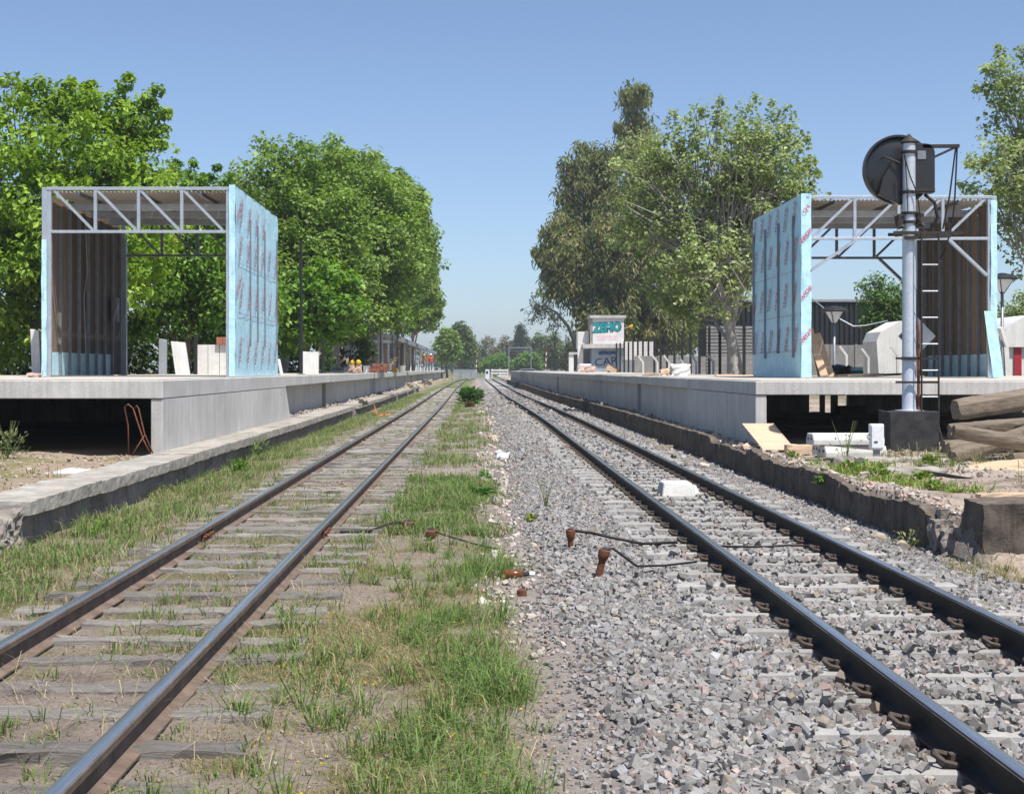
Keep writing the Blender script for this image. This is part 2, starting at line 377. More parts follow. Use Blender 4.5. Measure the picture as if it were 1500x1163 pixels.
# ------------------------------------------------------------------ the lie of the land
def drR(Y): return -.45 * sst(35, 95, Y) - .25 * sst(95, 190, Y)
def drL(Y): return -.22 * sst(45, 120, Y) + 2.2 * sst(170, 290, Y)
def xballast(Y): return .27 + .35 * (fbm(np.asarray(Y) * 0, Y, .55, 5) - .5) + .18 * (vn(Y, Y, 2.3, 2) - .5) + drR(Y) * .6
RT, LT = 2.35, -1.87          # track centre lines
def ground_z(X, Y):
    X = np.asarray(X, float); Y = np.asarray(Y, float)
    n = fbm(X, Y, 1.1, 1) - .5; n2 = fbm(X, Y, 5., 4, 3) - .5
    xr = X - drR(Y); xl = X - drL(Y)
    z = -.185 + .05 * n + .03 * n2
    bed = sst(-3.05, -2.8, xl) * (1 - sst(-.95, -.7, xl)); z = z + bed * (.030 + .035 * (fbm(X, Y, 2.2, 33, 3) - .5))
    z = z - .05 * sst(-3., -3.6, xl)                                  # shallow ditch along the left wall
    z = z + .015 * np.exp(-((X + .35) / .5) ** 2)                     # low ridge between the tracks
    zb = -.185 + .012 * n2 - .07 * sst(3.25, 3.9, xr)
    k = sst(-.12, .12, X - xballast(Y)); z = z * (1 - k) + zb * k
    far = sst(95, 112, Y); z = z + .03 * far * k * sst(1.2, 1.35, xr) * (1 - sst(3.3, 3.4, xr))
    lb = .10 + .10 * n + .03 * n2 + .10 * sst(-5.2, -7., X) * sst(25, 17, Y)     # soil on the old left platform
    k = sst(-4.15, -4.3, xl) * sst(13.1, 13.7, Y); z = z * (1 - k) + lb * k
    rb = .115 + .12 * n + .045 * n2 + .08 * sst(4.6, 6.5, xr)                     # soil on the old right platform
    k = sst(4.03, 4.12, xr) * sst(12.0, 12.4, Y); z = z * (1 - k) + rb * k
    cross = sst(225, 235, Y) * .15; z = z + cross
    return z
def ground_col(X, Y):
    X = np.asarray(X, float); Y = np.asarray(Y, float)
    def mixc(a, b, k): return a * (1 - k[..., None]) + np.array(b) * k[..., None]
    n = fbm(X, Y, 1.3, 11); n2 = fbm(X, Y, 4.5, 13, 3); n3 = fbm(X, Y, .5, 17)
    c = np.zeros(X.shape + (3,)) + np.array((.27, .225, .185))
    c = mixc(c, (.36, .31, .25), sst(.5, .72, n2))
    c = mixc(c, (.37, .315, .285), sst(13, 20, Y) * sst(-1.0, -.5, X) * .8)        # pinkish fine gravel between the tracks
    xl = X - drL(Y); xr = X - drR(Y)
    bed = sst(-3., -2.85, xl) * (1 - sst(-.9, -.7, xl))
    c = mixc(c, (.30, .25, .215), bed * .8)
    c = mixc(c, (.18, .15, .13), bed * sst(.48, .65, n2) * .7)
    moss = sst(.46, .62, n) * (1 - sst(.15, .3, X)) * (X > -4.1)
    c = mixc(c, (.155, .155, .06), moss * .75)
    c = mixc(c, (.36, .30, .26), sst(.52, .64, fbm(X, Y, 1.7, 91)) * (X < .3) * (X > -3.) * .6)
    near = (1 - sst(12.2, 13.5, Y)) * (1 - .9 * sst(.52, .62, fbm(X, Y, 1.7, 91))) * sst(-1.2, -.9, X) * (1 - sst(.0, .25, X))
    c = mixc(c, (.24, .20, .10), near * .75 * sst(.3, .45, n2)); c = mixc(c, (.31, .22, .14), near * sst(.5, .66, n) * .7)
    farg = sst(38, 60, Y) * (X < 0) * sst(-4., -3.8, xl) * (1 - sst(-.75, -.5, X)); c = mixc(c, (.13, .20, .055), farg * sst(.3, .5, n) * .85)
    k = sst(-.1, .12, X - xballast(Y)); c = mixc(c, (.24, .235, .23), k * (1 - sst(60, 110, Y))); c = mixc(c, (.30, .29, .285), k * sst(60, 110, Y))
    k2 = sst(.38, .05, np.abs(X - xballast(Y) - .12)); c = mixc(c, (.40, .345, .31), k2 * .75)
    soilL = sst(-4.1, -4.3, xl) * sst(13, 13.6, Y); c = mixc(c, (.40, .32, .24), soilL); c = mixc(c, (.26, .24, .12), soilL * sst(.52, .66, n))
    soilR = sst(4.02, 4.15, xr); c = mixc(c, (.46, .375, .31), soilR); c = mixc(c, (.27, .215, .17), soilR * sst(.5, .65, n2)); c = mixc(c, (.54, .475, .41), soilR * sst(.5, .7, n3))
    wide = np.maximum(sst(-11, -16, X), sst(11, 16, X)); c = mixc(c, (.17, .18, .085), wide * .8)
    far = sst(200, 260, Y); c = mixc(c, (.20, .21, .11), far)
    return np.clip(c, 0, 1)
xs = np.concatenate([np.array([-400, -200, -100, -60, -40, -30, -22, -16, -13, -11, -9.5, -8.5, -7.5]), np.arange(-6.8, -4.5, .12), np.arange(-4.4, 4.4, .066), np.arange(4.4, 9.4, .12),
                     np.array([9.6, 10.2, 11, 12, 14, 17, 22, 30, 40, 60, 100, 200, 400])])
ys = np.concatenate([np.array([-30, -10, 0, 2.5]), 3.2 * (1.0108 ** np.arange(0, 262)), np.geomspace(54, 240, 90), np.array([260, 300, 360, 450, 600, 900, 1500, 2500])])
GX, GY = np.meshgrid(xs, ys, indexing='ij')
g = np_mesh('ground', np.stack([GX, GY, ground_z(GX, GY)], -1).reshape(-1, 3), grid_faces(len(xs), len(ys)), 'ground', ground_col(GX, GY).reshape(-1, 3), smooth=True, org=(0, 0, 0))
tag(g, 'bare soil, fine gravel and ballast ground of the railway yard', kind='structure')

# ------------------------------------------------------------------ railway tracks
def sweep(name, prof, cx, Y, mat, parent, smooth=False):
    """profile of (x, z) swept along the track"""
    prof = np.array(prof); n = len(prof); Y = np.array(Y)
    V = np.zeros((len(Y), n, 3)); V[:, :, 0] = cx(Y)[:, None] + prof[None, :, 0]; V[:, :, 1] = Y[:, None]; V[:, :, 2] = prof[None, :, 1]
    i = np.arange(len(Y) - 1)[:, None] * n + np.arange(n)[None, :]; j = np.arange(len(Y) - 1)[:, None] * n + (np.arange(n)[None, :] + 1) % n
    Fq = np.stack([i, i + n, j + n, j], -1).reshape(-1, 4)
    return np_mesh(name, V.reshape(-1, 3), Fq, mat, parent=parent, smooth=smooth)
RAILP = [(-.06, -.14), (.06, -.14), (.06, -.13), (.02, -.118), (.008, -.108), (.008, -.045), (.014, -.038), (.033, -.034), (.034, -.012), (.029, -.003),
         (-.029, -.003), (-.034, -.012), (-.033, -.034), (-.014, -.038), (-.008, -.045), (-.008, -.108), (-.02, -.118), (-.06, -.13)]
HEADP = [(-.0345, -.012), (-.026, -.0005), (-.012, .001), (.012, .001), (.026, -.0005), (.0345, -.012), (.024, -.008), (-.024, -.008)]
YR = np.concatenate([np.arange(2., 40, 1.), np.arange(40, 300, 4.)])
def make_rails(t, c, dr, side, far):
    Y = YR[YR < far]
    for s in (-.5, .5):
        cx = lambda Y_, s=s: c + s + dr(Y_)
        r = sweep('rail', RAILP, cx, Y, side, t); sweep('running_surface', HEADP, cx, Y, 'rail_head', r, smooth=True)
trR = thing('railway_track', (RT, 5, -.2), 'newer railway track on pale concrete sleepers in fresh grey ballast, right-hand one', 'railway track', 'railway tracks')
make_rails(trR, RT, drR, 'rail_side', 300)
trL = thing('railway_track', (LT, 5, -.2), 'overgrown railway track on old half-buried wooden sleepers, left-hand one', 'railway track', 'railway tracks')
make_rails(trL, LT, drL, 'rail_side_old', 290)
# concrete sleepers (waisted twin-seat shape) with spring clips
def sleeper_mb():
    m = MB(); L = .985
    xs_ = [-L, -.72, -.34, -.12, .12, .34, .72, L]; tz = [-.128, -.136, -.138, -.165, -.165, -.138, -.136, -.128]; tz = [-.136, -.130, -.137, -.140, -.140, -.137, -.130, -.136]
    vs = []
    for x, z in zip(xs_, tz): vs += [(x, -.13, -.3), (x, -.095, z), (x, .095, z), (x, .13, -.3)]
    fs = [(i * 4 + k, i * 4 + k + 1, i * 4 + 5 + k, i * 4 + 4 + k) for i in range(7) for k in range(3)] + [(0, 3, 2, 1), (28, 29, 30, 31)]
    return m.add(vs, fs)
def clip_mb():
    m = MB()
    m.box((-.035, -.05, 0), (.03, .05, .014)); m.box((.0, -.022, .01), (.028, .022, .05))
    m.tube([(.02, -.05, .016), (-.035, -.055, .03), (-.06, -.02, .05), (-.05, .015, .052), (.0, .03, .038), (.03, .045, .026), (-.01, .07, .02)], .0125, 6)
    return m
sp0 = None; cl0 = None; farclip = []
for i, y in enumerate(np.arange(3.85, 178, .6)):
    y = y + rng.normal(0, .012); x = RT + float(drR(y))
    if sp0 is None:
        m = sleeper_mb(); m.v = [(a + x, b + y, c) for a, b, c in m.v]; s_ = sp0 = m.build('sleeper', 'sleeper_concrete', trR, bevel=.012)
    else: s_ = dup(sp0, trR, (x, y, -.3), (rng.normal(0, .004), rng.normal(0, .003), rng.normal(0, .01)))
    for rl in (-.5, .5):
        for sgn in (-1, 1):
            px = x + rl + sgn * .088
            if y < 46:
                if cl0 is None:
                    m = clip_mb(); m.v = [(-a * -1 + px, b + y, c - .136) for a, b, c in m.v]; cl0 = m.build('rail_clip', 'clip_iron', s_)
                else: dup(cl0, s_, (px, y, -.136), (0, 0, 0 if sgn < 0 else math.pi))
            elif y < 100 and sgn < 0: farclip.append((px, y))
m = MB()
for px, y in farclip: m.box((px - .05, y - .05, -.137), (px + .02, y + .05, -.09))
tag(m.build('far_rail_clips', 'dark_iron', trR), kind='stuff')
# wooden sleepers: rough, split ends, mostly sunk in the ground
def rough_block(a, b, n, amp, seed=0, keep_bottom=False, corr=0.):
    """box of lattice faces with noise-worn surfaces"""
    r = np.random.default_rng(seed); nx, ny, nz = n; idx = {}; vs = []; fs = []
    def vid(i, j, k):
        if (i, j, k) not in idx:
            p = [a[0] + (b[0] - a[0]) * i / nx, a[1] + (b[1] - a[1]) * j / ny, a[2] + (b[2] - a[2]) * k / nz]
            e = (i in (0, nx)) + (j in (0, ny)) + (k in (0, nz)); q = r.normal(0, amp, 3)
            c = [(a[t] + b[t]) / 2 for t in range(3)]; q = q + (np.array(c) - p) / (np.linalg.norm(np.array(c) - p) + 1e-6) * (abs(r.normal(0, amp * 1.3)) if e > 1 else 0)
            if corr: q = np.array([amp * 5 * (float(fbm(p[0] * 1.3 + p[2] * 2.1, p[1], corr, seed % 50 + t * 7, 3)) - .5) for t in range(3)]) + q * .25
            if keep_bottom and k == 0: q[2] = 0
            idx[(i, j, k)] = len(vs); vs.append(tuple(np.array(p) + q))
        return idx[(i, j, k)]
    for k in (0, nz):
        for i in range(nx):
            for j in range(ny):
                f = [vid(i, j, k), vid(i + 1, j, k), vid(i + 1, j + 1, k), vid(i, j + 1, k)]; fs.append(f if k else f[::-1])
    for j in (0, ny):
        for i in range(nx):
            for k in range(nz):
                f = [vid(i, j, k), vid(i + 1, j, k), vid(i + 1, j, k + 1), vid(i, j, k + 1)]; fs.append(f if not j else f[::-1])
    for i in (0, nx):
        for j in range(ny):
            for k in range(nz):
                f = [vid(i, j, k), vid(i, j + 1, k), vid(i, j + 1, k + 1), vid(i, j, k + 1)]; fs.append(f if i else f[::-1])
    return MB().add(vs, fs)
wood = []
for i, y in enumerate(np.arange(3.7, 118, .565)):
    y = y + rng.normal(0, .03); x = LT + float(drL(y)) + rng.normal(0, .02); top = -.125 + rng.normal(0, .008) - (.02 if rng.random() < .15 else 0)
    if len(wood) < 7:
        m = rough_block((x - .97, y - .09, top - .14), (x + .97, y + .09, top), (16, 4, 2), .007, 100 + i); o = m.build('sleeper', 'sleeper_wood', trL); wood.append((o, WORG[o].z - top))
    else:
        src, dz = wood[int(rng.integers(0, 7))]
        dup(src, trL, (x, y, top + dz), (rng.normal(0, .01), rng.normal(0, .006), rng.normal(0, .02) + (math.pi if rng.random() < .5 else 0)), (1, rng.uniform(.85, 1.1), 1))
for (s, y) in ((.5, 13.3), (-.5, 31.0), (-.5, 13.0)):
    m = MB(); x = LT + s
    for k in (-1, 1):
        m.box((x + k * .012, y - .24, -.105), (x + k * .026, y + .24, -.05))
        for q in (-.18, -.06, .06, .18): m.lathe([(.016, 0), (.016, .02)], (x + k * .026 - (.02 if k < 0 else 0), y + q, -.078), 6, ax=0)
    m.build('fishplate', 'rust', trL)

# ------------------------------------------------------------------ new platforms
def deck_part(pl, x0, x1, y0, y1, z0, z1, name='deck_slab'):
    MB().box((x0, y0, z0), (x1, y1, z1)).build(name, 'concrete', pl, bevel=.012)
pL = thing('station_platform', (-7, 60, 0), 'long new grey concrete platform under construction, left of the tracks', 'platform', 'new platforms')
zL = 1.2
def tilt_panel(x0, x1, y0, y1a, y1b, z0, z1):   # wall panel whose far end leans
    return MB().hexa([(x0, y0, z0), (x1, y0, z0), (x1, y1b, z0), (x0, y1b, z0), (x0, y0, z1), (x1, y0, z1), (x1, y1a, z1), (x0, y1a, z1)])
MB().box((-14.2, 21.7, .935), (-4.57, 35.6, zL)).build('deck_slab', 'concrete', pL, bevel=.01)
tilt_panel(-4.75, -4.574, 21.72, 35.6, 36.8, -.1, .928).build('wall_panel', 'concrete', pL, bevel=.008)
MB().box((-14.2, 35.75, -.1), (-4.76, 35.95, .94)).build('back_wall', 'old_wall', pL)
MB().box((-14.2, 21.75, -.1), (-14.0, 35.7, .93)).build('end_wall', 'old_wall', pL)
yy = 35.62
while yy < 222:
    L = min(11.4 + rng.normal(0, .3), 224 - yy); o = float(drL(min(yy, 150)))
    MB().box((-10, yy, .955), (-4.57 + o * .7 + rng.normal(0, .006), yy + L - .015, zL - .003)).build('deck_slab', 'concrete', pL, bevel=.012)
    yy += L
yy = 36.9
while yy < 222:
    L = min(rng.uniform(9.5, 12.5), 223 - yy); o = float(drL(min(yy, 150))) * .7
    MB().box((-5.25, yy, -.1), (-4.98 + o, yy + L, .95)).build('wall_panel', 'concrete', pL); yy += L + (rng.uniform(.8, 1.3) if rng.random() < .6 else .06)
MB().box((-10, 37, -.1), (-9.8, 222, .9)).build('back_wall', 'old_wall', pL)
MB().box((-14.1, 21.78, zL + .002), (-4.66, 37, zL + .012)).build('screed', 'concrete_deck', pL)
MB().box((-9.9, 37.01, zL), (-4.75, 150, zL + .012)).build('screed', 'concrete_deck', pL)
pR = thing('station_platform', (7, 60, 0), 'long new grey concrete platform under construction, right of the tracks', 'platform', 'new platforms')
zR = 1.17
MB().box((4.4, 23.7, .955), (15, 41, zR)).build('deck_slab', 'concrete', pR, bevel=.01)
MB().box((4.404, 23.72, -.1), (4.58, 31.3, .947)).build('wall_panel', 'concrete', pR, bevel=.008)
for a, b in ((4.7, 9.0), (9.32, 9.43), (9.62, 9.78), (10.05, 15)):
    MB().box((a, 40.6, -.1), (b, 40.8, .955)).build('back_wall', 'old_wall', pR)
MB().box((9.3, 38.5, -.1), (10.0, 38.9, .42)).build('footing', 'soil_dark', pR)
yy = 31.32
while yy < 172:
    L = min(11.6 + rng.normal(0, .3), 174 - yy); o = float(drR(yy)); o2 = float(drR(yy + L))
    x1 = 15 if yy < 40 else 8.9
    MB().hexa([(4.385 + o, yy, .962), (8.9, yy, .962), (8.9, yy + L - .012, .962), (4.385 + o2, yy + L - .012, .962),
               (4.385 + o, yy, zR - .003), (8.9, yy, zR - .003), (8.9, yy + L - .012, zR - .003), (4.385 + o2, yy + L - .012, zR - .003)] if yy > 41 else
              [(4.385 + o, yy, .962), (4.6, yy, .962), (4.6, yy + L - .012, .962), (4.385 + o2, yy + L - .012, .962),
               (4.385 + o, yy, zR + .002), (4.6, yy, zR + .002), (4.6, yy + L - .012, zR + .002), (4.385 + o2, yy + L - .012, zR + .002)]).build('deck_slab', 'concrete', pR, bevel=.012)
    yy += L
MB().box((4.6, 41.0, .962), (8.9, 43.2, zR - .004)).build('deck_slab', 'concrete', pR)
yy = 31.32
while yy < 172:
    L = min(rng.uniform(9, 12), 173.5 - yy); o = float(drR(yy)); o2 = float(drR(yy + L))
    MB().hexa([(4.50 + o, yy, -.1), (4.75 + o, yy, -.1), (4.75 + o2, yy + L, -.1), (4.50 + o2, yy + L, -.1), (4.50 + o, yy, .958), (4.75 + o, yy, .958), (4.75 + o2, yy + L, .958), (4.50 + o2, yy + L, .958)]).build('wall_panel', 'concrete', pR)
    yy += L + (rng.uniform(.7, 1.2) if rng.random() < .55 else .06)
MB().box((4.5, 23.78, zR + .002), (14.9, 40.9, zR + .012)).build('screed', 'concrete_deck', pR)
MB().box((4.6, 43.3, zR), (8.85, 172, zR + .010)).build('screed', 'concrete_deck', pR)

# ------------------------------------------------------------------ old low platforms along the tracks
oL = thing('low_platform_edge', (-4.2, 14, -.2), 'old weathered low platform edge with overhanging concrete coping, left of the tracks', 'platform edge', 'old low platforms')
def wavy_wall(name, xf, th, y0, y1, z0, ztop, step, amp, mat, parent, seed=0, dr=None):
    """standing wall following the track: face at xf, ragged top ztop(y)"""
    r = np.random.default_rng(seed); Y = np.arange(y0, y1 + step * .5, step); nz = 6; ring = []
    Z = np.array([ztop(float(y)) for y in Y]); off = dr(Y) if dr else 0 * Y
    V = np.zeros((len(Y), nz + 4, 3)); s = 1 if th > 0 else -1
    for k in range(nz + 1):
        f = k / nz; V[:, k, 0] = xf + off + r.normal(0, amp, len(Y)); V[:, k, 2] = z0 + (Z - z0) * f
    V[:, nz + 1, 0] = xf + off + th * .5 + r.normal(0, amp, len(Y)); V[:, nz + 1, 2] = Z + r.normal(0, amp * 1.2, len(Y))
    V[:, nz + 2, 0] = xf + off + th; V[:, nz + 2, 2] = Z - .03 + r.normal(0, amp, len(Y))
    V[:, nz + 3, 0] = xf + off + th; V[:, nz + 3, 2] = z0
    V[:, :, 1] = Y[:, None] + r.normal(0, step * .12, V.shape[:2])
    n = nz + 4; i = np.arange(len(Y) - 1)[:, None] * n + np.arange(n)[None]; j = np.arange(len(Y) - 1)[:, None] * n + (np.arange(n)[None] + 1) % n
    Fq = np.stack([i, i + n, j + n, j], -1).reshape(-1, 4); Fl = [list(q) for q in Fq.tolist()]
    mb = MB().add(V.reshape(-1, 3), Fl + [list(range(n)), list(range((len(Y) - 1) * n, len(Y) * n))])
    return mb.build(name, mat, parent)
wavy_wall('wall', -4.11, -.25, 13.45, 108, -.32, lambda y: .03, .3, .012, 'old_wall', oL, 3, lambda Y: drL(Y) * .8)
yy = 13.4; k = 0
while yy < 108:
    L = rng.uniform(1.7, 3.0)
    if 46.5 < yy < 49 or (74 < yy and rng.random() < .3): yy += 1.6; continue
    o = float(drL(yy)) * .8; dz = rng.normal(0, .006)
    m = rough_block((-4.62 + o, yy, .035 + dz), (-4.005 + o + rng.normal(0, .010), yy + L - .02, .165 + dz), (8, max(8, int(L / .06)), 4), .0045, 400 + k, corr=3.5)
    m.build('coping_slab', 'old_concrete', oL); yy += L; k += 1
m = rough_block((-4.75, 12.75, -.3), (-4.06, 13.42, .12), (16, 14, 10), .014, 77); m.v = [(x + .07 * (float(vn(y, z, 3.1, 4)) - .5), y - .25 * (float(vn(x, z, 3.3, 5)) - .3), z) for x, y, z in m.v]; m.v = [(x, y, z - .10 * max(0, 13.3 - y)) for x, y, z in m.v]
m.build('broken_end', 'broken_concrete', oL)
m = rough_block((-4.35, 12.45, -.3), (-4.0, 12.85, -.10), (10, 10, 7), .012, 78); m.build('broken_chunk', 'broken_concrete', oL)
m = rough_block((-5.4, 12.6, -.3), (-4.76, 13.6, .12), (14, 16, 9), .016, 79); m.build('broken_chunk', 'broken_concrete', oL)
oR = thing('low_platform_edge', (4.1, 14, -.2), 'crumbling low platform wall with ragged broken top in shade, right of the tracks', 'platform edge', 'old low platforms')
RTOP = [(12.9, -.08), (13.15, .06), (13.5, .135), (14.2, .11), (14.8, .09), (15.4, .06), (16, .075), (16.6, .13), (17.2, .16), (17.7, .15), (18.6, .14), (19.4, .11), (20.2, .12), (20.9, .10), (21.3, .17), (21.9, .19),
        (22.3, .10), (23.2, .11), (24.5, .14), (25.6, .12), (25.8, .20), (27, .21), (30, .20), (45, .20), (70, .17), (90, .2), (175, .2)]
def rtop(y):
    z = float(np.interp(y, [a for a, b in RTOP], [b for a, b in RTOP]))
    a = .022 if y < 25.7 else .010
    return z + a * (float(vn(y, 3., 4.1, 8)) - .5) * 2 + a * (float(vn(y, 5., 11., 9)) - .5)
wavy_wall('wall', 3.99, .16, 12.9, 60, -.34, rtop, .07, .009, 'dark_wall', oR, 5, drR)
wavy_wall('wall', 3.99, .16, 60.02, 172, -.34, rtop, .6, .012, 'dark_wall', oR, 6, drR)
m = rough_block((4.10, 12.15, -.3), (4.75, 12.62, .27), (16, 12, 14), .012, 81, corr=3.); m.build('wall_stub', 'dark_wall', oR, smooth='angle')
for k, (x, y, s_) in enumerate(((4.08, 12.85, .10), (4.2, 12.75, .13), (4.02, 13.0, .08), (4.3, 12.95, .12), (4.15, 13.15, .10))): rough_block((x - s_, y - s_, -.3 + k * .05), (x + s_, y + s_, -.02 + k * .035), (8, 8, 8), .016, 300 + k, corr=6.).build('broken_chunk', 'broken_concrete', oR)
# ------------------------------------------------------------------ steel-framed shelters wrapped in blue membrane
def membrane_sheet(name, p0, du, dv, nu, nv, amp, parent, seed, nrm):
    """wrinkled sheet: corner p0, edges du, dv, slack folds along the edges"""
    r = np.random.default_rng(seed); u = np.linspace(0, 1, nu); v = np.linspace(0, 1, nv); U, Vv = np.meshgrid(u, v, indexing='ij')
    p0, du, dv, nrm = map(np.array, (p0, du, dv, nrm)); lu = np.linalg.norm(du); lv = np.linalg.norm(dv)
    d = amp * ((fbm(U * lu, Vv * lv, 2.2, seed) - .5) * 1.6 + (fbm(U * lu * 2.6 + Vv * lv, Vv * lv * .5, 3., seed + 5) - .5) * .8)
    edge = np.minimum.reduce([U * lu, (1 - U) * lu]); d = d + amp * 1.2 * np.exp(-edge / .06) * (vn(Vv * lv, U, 3.5, seed) - .4)
    W = p0 + U[..., None] * du + Vv[..., None] * dv + d[..., None] * nrm + (amp * .7 * np.exp(-edge / .05) * (vn(Vv * lv, U, 2.3, seed + 9) - .5))[..., None] * (du / lu)
    return np_mesh(name, W.reshape(-1, 3), grid_faces(nu, nv), 'membrane', parent=parent, smooth=True)
def shed(label, x0, x1, y0, y1, zb, zt, zl, side, knee):
    """side=+1: the wrapped wall shows on the right (x1), -1: on the left (x0)"""
    t = thing('platform_shelter', ((x0 + x1) / 2, (y0 + y1) / 2, zb), label, 'shelter', 'steel-framed shelters on the platforms')
    W = .085
    inner = x0 if side > 0 else x1; outer = x1 if side > 0 else x0
    for x in (x0 + .14, x1 - .14):
        for y in (y0 + .05, y1 - .05): MB().box((x - W / 2, y - W / 2, zb), (x + W / 2, y + W / 2, zt - .06)).build('post', 'galv', t, bevel=.006)
    xa, xb = x0 + .10, x1 - .10
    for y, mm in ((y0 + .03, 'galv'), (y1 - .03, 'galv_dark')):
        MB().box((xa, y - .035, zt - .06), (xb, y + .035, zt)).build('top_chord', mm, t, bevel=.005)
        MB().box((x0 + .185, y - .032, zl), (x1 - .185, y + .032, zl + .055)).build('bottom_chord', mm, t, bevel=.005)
        n = 4; a, b = x0 + .2, x1 - .2
        for k in range(n):
            u, v = a + (b - a) * k / n, a + (b - a) * (k + 1) / n
            if k: MB().box((u - .03, y - .03, zl + .056), (u + .03, y + .03, zt - .061)).build('upright', mm, t)
            p, q = ((u + .04, y + .002, zt - .07), (v - .05, y + .002, zl + .06)) if side > 0 else ((u + .05, y + .002, zl + .06), (v - .04, y + .002, zt - .07))
            MB().bar(p, q, .05, .05, up=(0, 1, 0)).build('diagonal', mm, t)
    if knee:
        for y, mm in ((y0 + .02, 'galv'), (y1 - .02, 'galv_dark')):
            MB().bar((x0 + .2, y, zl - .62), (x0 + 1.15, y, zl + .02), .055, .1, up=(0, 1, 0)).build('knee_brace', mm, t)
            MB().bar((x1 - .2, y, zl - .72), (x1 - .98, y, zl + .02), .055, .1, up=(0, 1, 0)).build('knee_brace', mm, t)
    # purlins and corrugated roof sheets seen from below
    ny = 4
    for k in range(1, ny):
        y = y0 + (y1 - y0) * k / ny
        MB().box((xa + .06, y - .04, zt - .30), (xb - .06, y + .04, zt - .16)).build('purlin', 'galv', t, bevel=.006)
    for k in range(3):
        x = xa + (xb - xa) * (k + .5) / 3; MB().box((x - .03, y0 + .08, zt - .16), (x + .03, y1 - .08, zt - .10)).build('rafter', 'galv_dark', t)
    nsh = 5
    for k in range(nsh):
        a, b = xa + (xb - xa) * k / nsh, xa + (xb - xa) * (k + 1) / nsh - .006; m = 9; V = []
        for y in (y0 + .1, y1 - .06):
            for i in range(m * 4 + 1):
                f = i / (m * 4); V.append((a + (b - a) * f, y, zt - .085 + .012 * math.copysign(1, math.sin(f * m * 2 * math.pi + .3)) + (.004 if k % 2 else 0)))
        MB().add(V, [(i, i + 1, m * 4 + 2 + i, m * 4 + 1 + i) for i in range(m * 4)]).build('roof_sheet', 'roof_sheet', t)
    # wrapped outer wall: solid core, membrane on the face and round the front edge
    s = side; xo = outer
    MB().box((xo - s * .11, y0 + .02, zb + .01), (xo - s * .012, y1 - .02, zt - .02)).build('wall_core', 'board_wood', t)
    n_ = (s, 0, 0)
    if s > 0: mem = membrane_sheet('membrane', (xo, y0, zb + .005), (0, y1 - y0, 0), (0, 0, zt - zb + .02), 90, 60, .016, t, 21, n_)
    else: mem = membrane_sheet('membrane', (xo, y1, zb + .005), (0, y0 - y1, 0), (0, 0, zt - zb + .02), 90, 60, .012, t, 31, n_)
    fw = .12 if s > 0 else .205
    if s > 0: med = membrane_sheet('membrane_edge', (xo - fw, y0 - .012, zb + .01), (fw, 0, 0), (0, 0, zt - zb + .03), 10, 90, .02, t, 41, (0, -1, 0))
    else: med = membrane_sheet('membrane_edge', (xo, y0 - .012, zb + .01), (fw, 0, 0), (0, 0, zt - zb + .03), 12, 90, .02, t, 51, (0, -1, 0))
    membrane_sheet('membrane_top', (min(xo, xo - s * .12), y0, zt + .012), (.12, 0, 0), (0, y1 - y0, 0), 6, 60, .012, t, 61, (0, 0, 1))
    # battens and printed lettering on the wrapped wall
    bys = [y0 + (y1 - y0) * f for f in ((.30, .47, .64, .96) if s > 0 else (.13, .42, .70, .97))]
    for i, y in enumerate(bys):
        za = zb + (.62 if s > 0 else .42) + .1 * (i % 2); zc = zt - (.45 + .03 * i if s > 0 else .35)
        if s > 0: MB().box((xo + .008, y - .025, za), (xo + .03, y + .025, zc)).build('batten', 'galv_dark', mem)
        else:
            for d in (-.05, .05): MB().box((xo - .03, y + d - .022, za), (xo - .008, y + d + .022, zc)).build('batten', 'batten', mem)
    rows = (zb + .52, zb + 1.62, zb + 2.55, zt - .50) if s > 0 else (zb + .78, zb + 1.70, zb + 2.65, zt - .33)
    for i, z in enumerate(rows):
        cnt = 6 if s > 0 else 6
        for k in range(cnt):
            y = y0 + (y1 - y0) * (k + .55) / cnt + .12 * ((i % 2) - .5)
            if y > y1 - .25 or y < y0 + .3: continue
            if s > 0 and i == 3 and k > 3: continue
            zz = z + rng.normal(0, .02)
            rot = (R(-62), 0, R(90)) if s > 0 else (R(62), 0, R(-90))
            # lettering runs steeply up the sheet
            o = put_text('WICHI', 'red_print_soft', mem, (xo + s * .036, y, zz), .19, (0, R(-62) if s > 0 else R(-62), R(90 if s > 0 else -90)), .045)
    for z in ((zb + 1.25, zb + 2.25) if s > 0 else (zb + .55, zb + 1.3, zb + 2.2)):
        MB().box((xo + s * .022, y0 + .35, z), (xo + s * .026, y1 - .05, z + .006)).build('printed_line', 'red_print_soft', mem)
    if s > 0:
        for y, z in ((y0 + .42, zt - .42), (y0 + .3, zb + 1.78)):
            put_text('WICHI', 'red_print', mem, (xo + .034, y, z), .26, (0, R(-35), R(90)), .01)
    else:
        for z, h in ((zt - .28, .2), (zt - .82, .22), (zb + .85, .20), (zb + 1.72, .2)):
            put_text('WICHI' if z < zt - .5 else 'CHI', 'red_print', med, (xo + .10, y0 - .040, z), h * .55, (0, R(-52), 0), .03)
    # open inner wall: boards, studs, a strip of membrane low down and round its front edge
    xi = inner; nb = 16
    for k in range(nb):
        a = y0 + .12 + (y1 - y0 - .2) * k / nb; b = y0 + .12 + (y1 - y0 - .2) * (k + 1) / nb - .012
        MB().box((xi + s * .03, a, zb + .02), (xi + s * (.05 + .006 * (k % 2)), b, zt - .12)).build('board', 'board_wood', t)
    for k in range(9):
        y = y0 + .25 + (y1 - y0 - .45) * k / 8
        MB().box((xi + s * .058, y - .018, zb + .01), (xi + s * .12, y + .018, zt - .3)).build('stud', 'galv_dark', t)
